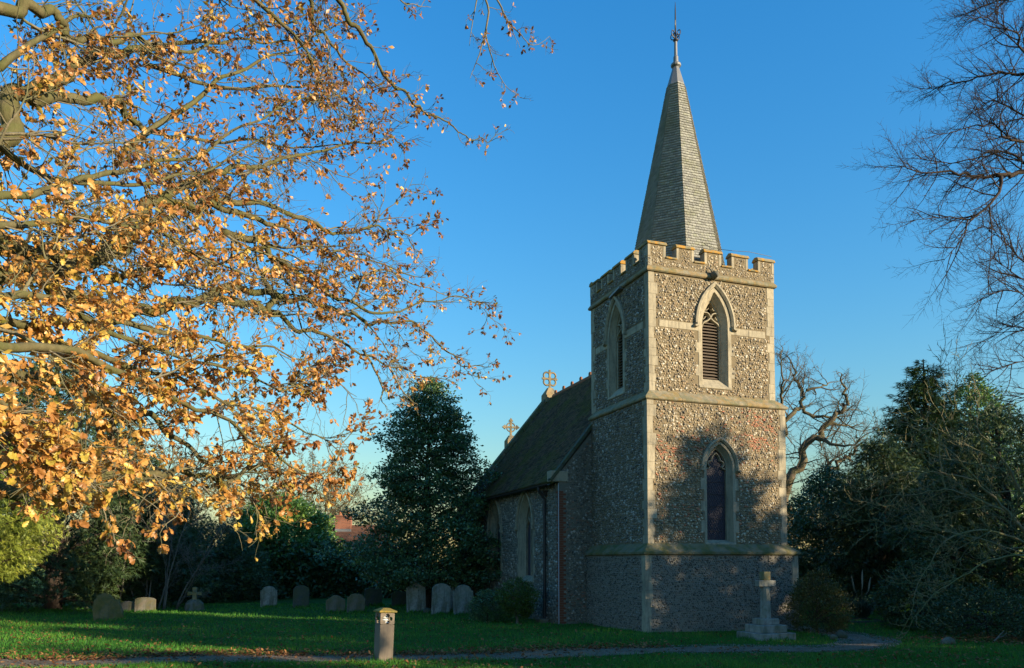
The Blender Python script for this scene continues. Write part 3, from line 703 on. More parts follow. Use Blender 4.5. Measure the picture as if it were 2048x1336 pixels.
# --- spire
AX = Vector((W_ / 2, D_ / 2, 0))
SZ0, SZ1, DZS = 10.95, 17.92, -0.13
def sp_r(z): return 0.30 + (SZ1 - z) * 0.2005 + 0.12 * max(0, (11.9 - z)) ** 2
def sp_ring(z, extra=0.0): return [AX + Vector(((sp_r(z) + extra) * math.sin(R(22.5 + 45 * k)), (sp_r(z) + extra) * math.cos(R(22.5 + 45 * k)), z)) for k in range(8)]
m = MB(); m.loft([sp_ring(z, -.03) for z in (SZ0, 11.3, 11.6, 11.9, SZ1)], True, True); spire = m.build("spire", M['shingle'], CH, rv=0.3)
sv, sf, sr = [], [], []
zc = SZ0; course = 0.092
while zc < SZ1:
    zt = zc + course * 1.25
    lo, hi = sp_ring(zc, .022), sp_ring(min(zt, SZ1 + .03), -.004)
    for k in range(8):
        a0, a1, b0, b1 = lo[k], lo[(k + 1) % 8], hi[k], hi[(k + 1) % 8]
        n = max(2, round((a1 - a0).length / 0.115)); cuts = [0.0] + sorted(min(.97, max(.03, (i + rnd.uniform(-.25, .25) + (.5 if int(zc / course) % 2 else 0)) / n)) for i in range(1, n)) + [1.0]
        for t0, t1 in zip(cuts[:-1], cuts[1:]):
            g = 0.004 / max(.05, (a1 - a0).length); t0_, t1_ = t0 + g, t1 - g
            dz = Vector((0, 0, rnd.uniform(-.010, .010))); nrm = ((a0 + a1) / 2 - AX); nrm.z = 0; nrm.normalize(); jo = nrm * rnd.uniform(-.002, .007)
            p, q, r_, s_ = a0.lerp(a1, t0_) + dz + jo, a0.lerp(a1, t1_) + dz + jo, b0.lerp(b1, t1_), b0.lerp(b1, t0_)
            i = len(sv); inn = nrm * 0.024
            sv += [p, q, r_, s_, p - inn, q - inn]; sf += [(i + 1, i, i + 3, i + 2), (i, i + 1, i + 5, i + 4)]; sr += [rnd.random()] * 6
    zc += course
np_mesh("shingles", [tuple(p) for p in sv], sf, M['shingle'], spire, rv=sr, kind="stuff")
def oct_ring(r, z): return [AX + Vector((r * math.sin(R(22.5 + 45 * k)), r * math.cos(R(22.5 + 45 * k)), z + DZS)) for k in range(8)]
m = MB(); m.loft([oct_ring(.312, 17.98), oct_ring(.318, 18.02), oct_ring(.296, 18.07), oct_ring(.105, 18.72)], True, True); m.build("lead_cap", M['lead'], spire)
def lathe(prof, n=14):
    m = MB(); m.loft([[AX + Vector((r * math.cos(2 * math.pi * k / n), r * math.sin(2 * math.pi * k / n), z + DZS)) for k in range(n)] for r, z in prof], True, True); return m
lathe([(.10, 18.70), (.165, 18.75), (.175, 18.79), (.16, 18.83), (.085, 18.87), (.08, 19.08), (.055, 19.12), (.05, 19.62), (.05, 19.65)]).build("finial_collar", M['lead'], spire, smooth=False)
lathe([(.05, 19.6), (.085, 19.64), (.085, 19.68), (.03, 19.72), (.026, 20.3), (.02, 20.7), (.006, 21.0)]).build("vane_rod", M['iron'], spire)
for k in range(4):
    a = R(20 + 90 * k); d = Vector((math.cos(a), math.sin(a), 0))
    m = MB(); pts = [AX + d * (.03) + Vector((0, 0, 19.7 + DZS))]
    for i in range(12):
        t = i / 11; th = R(-80 + 330 * t); rr = .085 * (1 - .45 * t)
        pts.append(AX + d * (.125 + rr * math.cos(th) * 1.0) + Vector((0, 0, 19.86 + DZS + rr * math.sin(th) * 1.35)))
    m.tube(pts, .017, 6); m.build("scroll", M['iron'], spire)
m = MB(); vd = Vector((.55, .83, 0)); vp = [(-.20, 20.05), (-.10, 20.02), (-.02, 20.10), (.05, 20.22), (.10, 20.42), (.17, 20.46), (.15, 20.52), (.08, 20.56), (.0, 20.42), (-.06, 20.26), (-.14, 20.20)]
m.prism([AX + vd * x + Vector((0, 0, z + DZS)) - vd.cross(Vector((0, 0, 1))) * .01 for x, z in vp], vd.cross(Vector((0, 0, 1))) * .02); m.build("weathervane", M['vane'], spire)

# --- nave
NA0, NA1, NB0, NB1 = -1.40, 5.90, 3.50, 12.9
EZ, RZ = 4.92, 9.5
navw = [Arch(6.56, 0.52, 1.50, 3.30, 0.98, .262, .215), Arch(10.02, 0.52, 1.50, 3.30, 0.98, .262, .215)]
m = MB(); On = (NA0, 0, 0)
panel(m, On, YD, NXD, NB0, 8.3, -0.3, EZ, navw[0], .1); panel(m, On, YD, NXD, 8.3, NB1, -0.3, EZ, navw[1], .1)
mid = (NA0 + NA1) / 2
m.add([(NA0, NB0, -.3), (NA1, NB0, -.3), (NA1, NB0, EZ), (mid, NB0, RZ - .15), (NA0, NB0, EZ)], [(0, 1, 2, 3, 4)])
m.add([(NA0, NB1, -.3), (NA1, NB1, -.3), (NA1, NB1, EZ), (mid, NB1, RZ - .1), (NA0, NB1, EZ)], [(4, 3, 2, 1, 0)])
m.add([(NA1, NB0, -.3), (NA1, NB1, -.3), (NA1, NB1, EZ), (NA1, NB0, EZ)], [(0, 1, 2, 3)])
nave = m.build("nave_wall", M['mortar_grey'], CH, recalc=False)
def nave_ex(s, z, r):
    mm = (s - r < NB0 + .06) | (s + r > NB1 - .3)
    for A in navw: mm |= A.inside(s, z, .30 + r + np.where((z * 3).astype(int) % 2 == 0, 0, .06), 1.22)
    return mm
flints("flint_facing", On, YD, NXD, NB0, NB1, 0, EZ - .14, nave_ex, M['flint_shaded'], nave, .098)
gab = (RZ - .15 - EZ) / (mid - NA0)
flints("flint_facing", (0, NB0, 0), XD, NYD, NA0, -0.02, 0, 7.0, lambda s, z, r: (z + r > EZ - .1 + gab * (s - NA0)) | (s - r < NA0 + np.where((z * 6).astype(int) % 2 == 0, .17, .26)), M['flint_shaded'], nave, .085,
       lambda s, z: np.clip(.25 * (np.sin(z * 2.3) > .6), 0, 1))
# brick corner of the nave, course by course
z = 0.0; k = 0
while z < 4.3:
    lx = .16 if k % 2 else .25
    mat = M['brick'] if (z < 2.2 or k % 3 == 0) else M['stone']
    block("corner_brick", (NA0 - .006, NB0 - .012, z), (NA0 + lx, NB0 + (.24 if k % 2 else .12), z + .068), M['brick'], nave, .004); z += .078; k += 1
block("kneeler", (NA0 - .30, NB0 - .03, 4.66), (NA0 + .34, NB0 + .30, 5.02), M['stone'], nave, .02)
block("conductor", (NA0 - .028, NB0 - .03, 0), (NA0 - .008, NB0 - .006, 4.6), M['strip'], nave, .003)
for A in navw:
    w = window("nave_window", On, YD, NXD, A, [(0.27, 0.014), (0.20, 0.014), (0.16, -.05), (.03, -.20), (0.0, -.21), (0.0, -.45)], .22, .10, 'glass', 0.0)
    m = MB(); c, sp, hw = A.c, A.zs, A.hw
    bars(m, On, YD, NXD, [(c, A.z0), (c, sp + .05)], .11, -.32, -.20)
    for sg in (-1, 1):
        bars(m, On, YD, NXD, bez((c, sp - .02), (c + sg * .02, sp + .20), (c + sg * .2, sp + .22), (c + sg * .26, sp + .36)), .07, -.32, -.21)
        bars(m, On, YD, NXD, bez((c + sg * hw, sp - .02), (c + sg * hw, sp + .20), (c + sg * .3, sp + .22), (c + sg * .26, sp + .36)), .07, -.32, -.21)
        bars(m, On, YD, NXD, bez((c + sg * .26, sp + .34), (c + sg * .3, sp + .55), (c + sg * .05, sp + .5), (c, sp + .72)), .065, -.32, -.21)
        bars(m, On, YD, NXD, bez((c, sp + .3), (c + sg * .12, sp + .4), (c + sg * .12, sp + .5), (c, sp + .6), n=6), .05, -.32, -.22)
    m.build("tracery", M['stone'], w)
    m = MB(); ou = A.outline(.01); m.add([P3(On, YD, NXD, x, z, -.30) for x, z in ou], [tuple(range(len(ou)))]); m.build("pane", M['glass'], w)
# east quoin / buttress
m = MB(); m.box((NA0 - .75, NB1 - .55, -.2), (NA0 + .02, NB1 + .02, 2.9)); m.add([(NA0 - .75, NB1 - .55, 2.9), (NA0 - .75, NB1 + .02, 2.9), (NA0 + .01, NB1 + .02, 3.7), (NA0 + .01, NB1 - .55, 3.7)], [(0, 1, 2, 3)])
m.add([(NA0 - .75, NB1 - .55, 2.9), (NA0 + .01, NB1 - .55, 3.7), (NA0 + .01, NB1 - .55, 2.9)], [(0, 1, 2)]); m.build("buttress", M['grave_light'], nave)
# roof body and tiles
rf0, rf1 = NB0 + .02, NB1 - .05
ov = .28
def roof_pt(side, t, b, lift=0.0):
    """t 0 at the eave, 1 at the ridge"""
    slope = (RZ - EZ) / (mid - NA0)
    x = (NA0 - ov) + (mid - NA0 + ov) * t; z = EZ - slope * ov * 1.0 + .10 + (RZ - EZ + slope * ov) * t
    nx, nz = -slope / math.hypot(1, slope), 1 / math.hypot(1, slope)
    x += nx * lift; z += nz * lift
    if side > 0: x = 2 * mid - x
    return Vector((x, b, z))
m = MB(); m.loft([[roof_pt(-1, 0, b), roof_pt(-1, 1, b), roof_pt(1, 0, b), roof_pt(1, 0, b, -.1), roof_pt(-1, 1, b, -.14), roof_pt(-1, 0, b, -.1)] for b in (rf0, rf1)], True, True)
roof = m.build("nave_roof", M['tile'], CH, rv=.2)
sv, sf, sr = [], [], []
Ls = (roof_pt(-1, 1, 0) - roof_pt(-1, 0, 0)).length; nrow = int(Ls / .125)
for side in (-1, 1):
    for j in range(nrow):
        t0, t1 = j / nrow, min(1.0, (j + 1.5) / nrow)
        b = rf0 - (.085 if j % 2 else 0)
        while b < rf1:
            b0, b1 = max(rf0, b + .004), min(rf1, b + .166)
            if b1 - b0 > .03:
                l = .038 + rnd.uniform(-.006, .016); i = len(sv); jt = rnd.uniform(-.12, .12) / nrow
                p, q, r_, s_ = roof_pt(side, t0 + jt, b0, l), roof_pt(side, t0 + jt, b1, l + rnd.uniform(-.003, .005)), roof_pt(side, t1, b1, .004), roof_pt(side, t1, b0, .004)
                e0, e1 = roof_pt(side, t0 + jt, b0, .002), roof_pt(side, t0 + jt, b1, .002)
                sv += [p, q, r_, s_, e0, e1]
                sf += ([(i, i + 3, i + 2, i + 1), (i, i + 1, i + 5, i + 4)] if side < 0 else [(i, i + 1, i + 2, i + 3), (i + 1, i, i + 4, i + 5)]); sr += [rnd.random()] * 6
            b += .17
np_mesh("roof_tiles", [tuple(p) for p in sv], sf, M['tile'], roof, rv=sr, kind="stuff")
rz_ = roof_pt(-1, 1, 0).z
b = rf0 + .5
while b < NB1 - .75:
    m = MB(); L = .30
    m.loft([[(mid + .13 * math.cos(R(a)), bb, rz_ - .05 + .13 * math.sin(R(a))) for a in range(-20, 201, 20)] for bb in (b + .004, b + L - .004)], False, False)
    if int(round((b - rf0 - .5) / L)) % 3 == 0:
        m.prism([(mid - .03, b + .05, rz_ + .06), (mid - .03, b + .25, rz_ + .06), (mid - .03, b + .25, rz_ + .19), (mid - .03, b + .18, rz_ + .23), (mid - .03, b + .12, rz_ + .23), (mid - .03, b + .05, rz_ + .19)], (.06, 0, 0))
    m.build("ridge_tile", M['ridge'], roof); b += L
# gable copings (east) and west verge
for (bb0, bb1, nm) in ((NB1 - .10, NB1 + .25, "gable_coping"), (NB0 - .06, NB0 + .16, "verge_coping")):
    for side in (-1, 1):
        n = 9
        for i in range(n):
            t0, t1 = i / n + .001, (i + 1) / n - .001
            if nm == "verge_coping" and t1 > .62: continue
            lo, hi = (.0, .19) if nm == "gable_coping" else (-.02, .085)
            m = MB(); r0 = [roof_pt(side, t0, bb0, lo), roof_pt(side, t0, bb1, lo), roof_pt(side, t0, bb1, hi), roof_pt(side, t0, bb0, hi)]
            r1 = [roof_pt(side, t1, bb0, lo), roof_pt(side, t1, bb1, lo), roof_pt(side, t1, bb1, hi), roof_pt(side, t1, bb0, hi)]
            m.loft([r0, r1], True, True); m.build(nm, M['plinth_stone'] if nm == 'gable_coping' else M['grave_dark'], roof, bevel=.008)
# eaves board, gutter, downpipe
e = roof_pt(-1, 0, 0)
block("eaves_board", (NA0 - .10, NB0 + .30, EZ - .22), (NA0 + .0, NB1 - .1, EZ - .04), M['stone_band'], roof, .01)
m = MB(); m.loft([[(e.x - .02 + .065 * math.cos(R(a)), bb, e.z - .06 + .065 * math.sin(R(a))) for a in range(180, 361, 20)] + [(e.x - .02 + .055 * math.cos(R(a)), bb, e.z - .06 + .055 * math.sin(R(a))) for a in range(360, 179, -20)] for bb in (NB0 + .2, NB1 + .05)], True, True)
m.build("gutter", M['iron'], roof)
db = 4.52
dp = MB(); dp.tube([(e.x - .02, db, e.z - .10), (e.x - .02, db, e.z - .22), (e.x + .08, db, e.z - .36), (NA0 - .10, db, e.z - .5), (NA0 - .10, db, .12)], .052, 10)
for zz in (3.9, 2.3, .8): dp.tube([(NA0 - .10, db, zz), (NA0 - .10, db, zz + .09)], .068, 10)
dp.box((NA0 - .17, db - .09, e.z - .40), (NA0 - .0, db + .09, e.z - .22)); dp.build("downpipe", M['iron'], CH)
block("drain_stone", (NA0 - .35, db - .2, -.05), (NA0 - .02, db + .2, .10), M['grave'], CH, .015)

# finial crosses
def ring(mb, c, ax1, ax2, r, tr, n=16):
    pts = [c + ax1 * (r * math.cos(2 * math.pi * k / n)) + ax2 * (r * math.sin(2 * math.pi * k / n)) for k in range(n)]
    rings = []
    for k, p in enumerate(pts):
        o = (p - c).normalized(); w = ax1.cross(ax2)
        rings.append([p + (o * math.cos(a) + w * math.sin(a)) * tr for a in np.arange(6) / 6 * 2 * math.pi])
    mb.loft(rings + [rings[0]], True)
bx = NB1 + .08
pl = MB(); pl.loft([[(mid + sx * w, bx + sy * w, z) for sx, sy in ((-1, -1), (1, -1), (1, 1), (-1, 1))] for w, z in ((.30, 9.35), (.30, 9.75), (.16, 9.98), (.10, 10.08))], True, True)
gp = pl.build("finial_base", M['finial'], roof, bevel=.01)
m = MB(); U, V = Vector((1, 0, 0)), Vector((0, 0, 1)); c = Vector((mid, bx, 10.50))
for k in range(4):
    d = U * math.cos(R(45 + 90 * k)) + V * math.sin(R(45 + 90 * k)); ring(m, c + d * .21, U, V, .155, .045)
m.box((mid - .04, bx - .045, 10.0), (mid + .04, bx + .045, 10.92)); m.box((mid - .38, bx - .04, 10.46), (mid + .38, bx + .04, 10.54))
m.build("gable_cross", M['finial'], roof)

# --- chancel
CB1 = 18.2; CR = 8.2; ch0, ch1 = mid - 2.9, mid + 2.9
m = MB(); m.box((ch0, NB1 + .02, -.3), (ch1, CB1, 4.4))
m.add([(ch0, CB1, 4.4), (ch1, CB1, 4.4), (mid, CB1, CR)], [(0, 1, 2)]); chan = m.build("chancel_wall", M['mortar_grey'], CH)
flints("flint_facing", (ch0, 0, 0), YD, NXD, NB1 + .05, CB1, 0, 4.35, lambda s, z, r: s < 0, M['flint_shaded'], chan, .16)
m = MB(); m.loft([[(ch0 - .25, b, 4.1), (mid, b, CR), (ch1 + .25, b, 4.1), (ch1 + .25, b, 4.0), (mid, b, CR - .14), (ch0 - .25, b, 4.0)] for b in (NB1 + .26, CB1)], True, True); cr = m.build("chancel_roof", M['tile'], CH, rv=.4)
for i in range(6):
    t0, t1 = i / 6, (i + 1) / 6 - .002
    for sg in (-1, 1):
        m = MB(); rr = [[(mid + sg * (1 - t) * 3.15, b, 4.1 + (CR - 4.1) * t + h) for b, h in ((CB1 - .1, .0), (CB1 + .25, .0), (CB1 + .25, .2), (CB1 - .1, .2))] for t in (t0, t1)]
        m.loft(rr, True, True); m.build("gable_coping", M['plinth_stone'], cr)
c = Vector((mid, CB1 + .1, 9.12))
pl = MB(); pl.loft([[(mid + sx * w, CB1 + .1 + sy * w, z) for sx, sy in ((-1, -1), (1, -1), (1, 1), (-1, 1))] for w, z in ((.27, 8.05), (.27, 8.40), (.12, 8.66))], True, True); pl.build("finial_base", M['finial'], cr, bevel=.01)
m = MB()
for k in range(4):
    d = U * math.cos(R(90 * k)) + V * math.sin(R(90 * k)); pd = d.cross(Vector((0, 1, 0)))
    L = .42 if k != 3 else .55
    q = [c + pd * .05, c + d * (L - .12) + pd * .045, c + d * (L - .1) + pd * .13, c + d * L + pd * .05, c + d * (L + .07), c + d * L - pd * .05, c + d * (L - .1) - pd * .13, c + d * (L - .12) - pd * .045, c - pd * .05]
    m.prism([p + Vector((0, -.05, 0)) for p in q], (0, .10, 0))
ring(m, c, U, V, .24, .035); m.build("gable_cross", M['finial'], cr)

# ------------------------------------------------------------------ vegetation helpers
def unit(): 
    v = Vector((rnd.gauss(0, 1), rnd.gauss(0, 1), rnd.gauss(0, 1))); return v.normalized()
def tubes_np(lines, sides=4):
    """lines: list of (pts, r0, r1) -> vertex, face arrays (tapered tubes)"""
    groups = {}
    for pts, r0, r1 in lines: groups.setdefault(len(pts), []).append((pts, r0, r1))
    V, F, n0 = [], [], 0
    for n, L in groups.items():
        P = np.array([[tuple(p) for p in l[0]] for l in L]); m = len(L)
        t = np.linspace(0, 1, n)[None, :]; r0 = np.array([l[1] for l in L])[:, None]; r1 = np.array([l[2] for l in L])[:, None]
        rad = r0 + (r1 - r0) * t
        T = np.gradient(P, axis=1); T /= np.linalg.norm(T, axis=2, keepdims=True) + 1e-9
        ref = np.where(np.abs(T[:, :1, 2:3]) > 0.8, np.array([[[1.0, 0, 0]]]), np.array([[[0, 0, 1.0]]]))
        X = np.cross(T, np.broadcast_to(ref, T.shape)); X /= np.linalg.norm(X, axis=2, keepdims=True) + 1e-9
        Yv = np.cross(T, X); a = np.arange(sides) / sides * 2 * np.pi
        v = P[:, :, None, :] + rad[:, :, None, None] * (X[:, :, None, :] * np.cos(a)[None, None, :, None] + Yv[:, :, None, :] * np.sin(a)[None, None, :, None])
        idx = n0 + (np.arange(m)[:, None, None] * n + np.arange(n - 1)[None, :, None]) * sides + np.arange(sides)[None, None, :]
        nxt = n0 + (np.arange(m)[:, None, None] * n + np.arange(n - 1)[None, :, None]) * sides + ((np.arange(sides) + 1) % sides)[None, None, :]
        F.append(np.stack([idx, nxt, nxt + sides, idx + sides], -1).reshape(-1, 4)); V.append(v.reshape(-1, 3)); n0 += m * n * sides
    return np.concatenate(V), np.concatenate(F)
def path3(p, d, L, n, wander, grav=0.0, pull=None):
    pts = [p.copy()]; d = d.normalized()
    for i in range(n):
        d = d + unit() * wander + Vector((0, 0, grav))
        if pull is not None: d = d + pull
        d.normalize(); p = p + d * (L / n); pts.append(p.copy())
    return pts, d
def lerp_path(pts, t):
    x = t * (len(pts) - 1); i = min(int(x), len(pts) - 2); return pts[i].lerp(pts[i + 1], x - i), (pts[i + 1] - pts[i]).normalized()
def side_dir(d, spread):
    o = unit(); o = (o - d * o.dot(d)).normalized(); return (d * math.cos(spread) + o * math.sin(spread)).normalized()
def grow(acc, tips, p, d, L, r, lvl, cfg):
    n = cfg['seg'][lvl]
    pts, dl = path3(p, d, L, n, cfg['wander'][lvl], cfg['grav'][lvl])
    r1 = r * cfg.get('taper', 0.35)
    acc.setdefault(lvl, []).append((pts, r, r1))
    if lvl == len(cfg['seg']) - 1:
        tips.append((pts, dl)); return
    k = cfg['kids'][lvl]; k = int(k) + (rnd.random() < k - int(k))
    for i in range(k):
        t = cfg.get('t0', .25) + (1 - cfg.get('t0', .25)) * (i + rnd.random()) / k
        q, dd = lerp_path(pts, min(t, .999))
        grow(acc, tips, q, side_dir(dd, R(rnd.uniform(*cfg['ang'][lvl]))), L * cfg['len'][lvl] * rnd.uniform(.65, 1.25) * (1.15 - .5 * t), max(cfg['rmin'], (r + (r1 - r) * t) * cfg['rad'][lvl]), lvl + 1, cfg)
    q, dd = pts[-1], dl
    grow(acc, tips, q, side_dir(dd, R(15)), L * cfg['len'][lvl] * 1.0, max(cfg['rmin'], r1 * .9), lvl + 1, cfg)
LEAF2 = (np.array([(0, 0, 0), (.5, .27, .07), (1, 0, 0), (.5, -.27, .07)]), np.array([(0, 2, 1), (0, 3, 2)]))
SPRAY = (np.array([(0, -.055, 0), (1, 0, -.05), (0.1, .065, .03), (.12, -.02, 0), (.70, .36, -.03), (.34, .0, .02), (.12, .02, 0), (.34, 0, .02), (.70, -.36, -.03)]),
         np.array([(0, 1, 2), (3, 5, 4), (6, 8, 7)]))
def inst(base, pos, dr, nm, size):
    """copies of a small shape at pos, long axis dr, facing nm"""
    bv, bf = base; pos, dr, nm = (np.asarray(a, dtype=float) for a in (pos, dr, nm)); size = np.asarray(size, dtype=float)
    dr = dr / (np.linalg.norm(dr, axis=1, keepdims=True) + 1e-9); y = np.cross(nm, dr); y /= np.linalg.norm(y, axis=1, keepdims=True) + 1e-9; z = np.cross(dr, y)
    v = pos[:, None, :] + size[:, None, None] * (bv[None, :, 0:1] * dr[:, None] + bv[None, :, 1:2] * y[:, None] + bv[None, :, 2:3] * z[:, None])
    f = (np.arange(len(pos)) * len(bv))[:, None, None] + bf[None]
    return v.reshape(-1, 3), f.reshape(-1, bf.shape[1])
def crown_pts(n_clump, per, clump_r, prof, shell=.55, lump=.22, flat=.7, seed=1, squash=(1, 1)):
    """clumped leaf positions inside a body of revolution prof=[(z, r)...]; -> pos, outward, clump id"""
    g = np.random.default_rng(seed); zs = np.array([p[0] for p in prof]); rs = np.array([p[1] for p in prof])
    zz = np.linspace(zs[0], zs[-1], 400); w = np.interp(zz, zs, rs) + .05; cdf = np.cumsum(w); cdf /= cdf[-1]
    z = np.interp(g.random(n_clump), cdf, zz); th = g.uniform(0, 2 * np.pi, n_clump)
    ph = g.uniform(0, 6.28, 8)
    lm = 1 + lump * (np.sin(3 * th + ph[0] + z * 1.3) * .45 + np.sin(5 * th + ph[1] - z * 2.1) * .3 + np.sin(z * 3.7 + ph[2] + 2 * th) * .4)
    rr = np.interp(z, zs, rs) * lm * np.sqrt(g.uniform(shell ** 2, 1, n_clump))
    c = np.stack([np.cos(th) * rr * squash[0], np.sin(th) * rr * squash[1], z], 1)
    off = g.normal(0, 1, (n_clump, per, 3)) * clump_r * np.array([1, 1, flat]) * g.uniform(.6, 1.3, (n_clump, 1, 1))
    pos = (c[:, None] + off).reshape(-1, 3)
    out = np.repeat(np.stack([np.cos(th), np.sin(th), np.full(n_clump, .25)], 1), per, 0)
    return pos, out, np.repeat(g.random(n_clump), per), c
def foliage(name, pos, out, cl, size, mat, parent, base=LEAF2, droop=0.0, seed=1, up=.5, rndness=1.0):
    g = np.random.default_rng(seed); n = len(pos)
    dr = out * .8 + g.normal(0, 1, (n, 3)) * .6 * rndness + np.array([0, 0, -droop]); nm = out * .5 + np.array([0, 0, up]) + g.normal(0, 1, (n, 3)) * .55 * rndness
    v, f = inst(base, pos, dr, nm, size * g.uniform(.7, 1.3, n))
    rv = np.clip(cl * .55 + g.random(n) * .45, 0, 1)
    return np_mesh(name, v, f, mat, parent, rv=np.repeat(rv, len(base[0])))
def trunk_mesh(pts, r0, r1, mat, parent, name="trunk", sides=9):
    v, f = tubes_np([([Vector(p) for p in pts], r0, r1)], sides); return np_mesh(name, v, f, mat, parent, smooth=True)
def leafy_tree(name, label, cat, loc, H, prof, n_clump, per, cr, leaf, size, bark, seed, base=LEAF2, shell=.55, lump=.22, droop=0., trunk_r=.14, limbs=40, group=None, squash=(1, 1), flat=.7, rise=.35):
    t = empty(name, loc, 0, label, cat, group)
    g = random.Random(seed)
    tp = [Vector((g.uniform(-.05, .05) * i, g.uniform(-.05, .05) * i, -.15 + (H * .93 + .15) * i / 6)) for i in range(7)]
    trunk_mesh(tp, trunk_r, trunk_r * .2, bark, t)
    pos, out, cl, c = crown_pts(n_clump, per, cr, prof, shell, lump, flat, seed, squash)
    L = []
    for i in range(min(limbs, len(c))):
        e = Vector(c[i]); z0 = max(.3, min(H * .9, e.z - rise * math.hypot(e.x, e.y) - .1)); b, _ = lerp_path(tp, min(.98, (z0 + .15) / (H * .93 + .15)))
        mdl = b.lerp(e, .5) + Vector((0, 0, .12)); L.append(([b, b.lerp(mdl, .5) + unit() * .04, mdl, mdl.lerp(e, .5) + unit() * .05, e], trunk_r * .22, .008))
    if L:
        v, f = tubes_np(L, 5); np_mesh("limbs", v, f, bark, t, smooth=True)
    foliage("crown", pos, out, cl, size, leaf, t, base, droop, seed)
    return t

# ------------------------------------------------------------------ foreground oak
TRUNK = Vector((-9.6, 8.2, 0))
oak = empty("oak_tree", TRUNK, 0, "autumn oak with orange brown leaves reaching in from the left over the churchyard", "tree")
OI = -TRUNK
trunk_mesh([TRUNK * 0 + Vector((.0, 0, -.2)), Vector((.05, .05, .6)), Vector((.1, .1, 2.2)), Vector((.0, .2, 4.2)), Vector((.1, .25, 6.5)), Vector((.2, .2, 9.0)), Vector((.1, .3, 12.0))], .52, .20, M['oak_bark'], oak, sides=14)
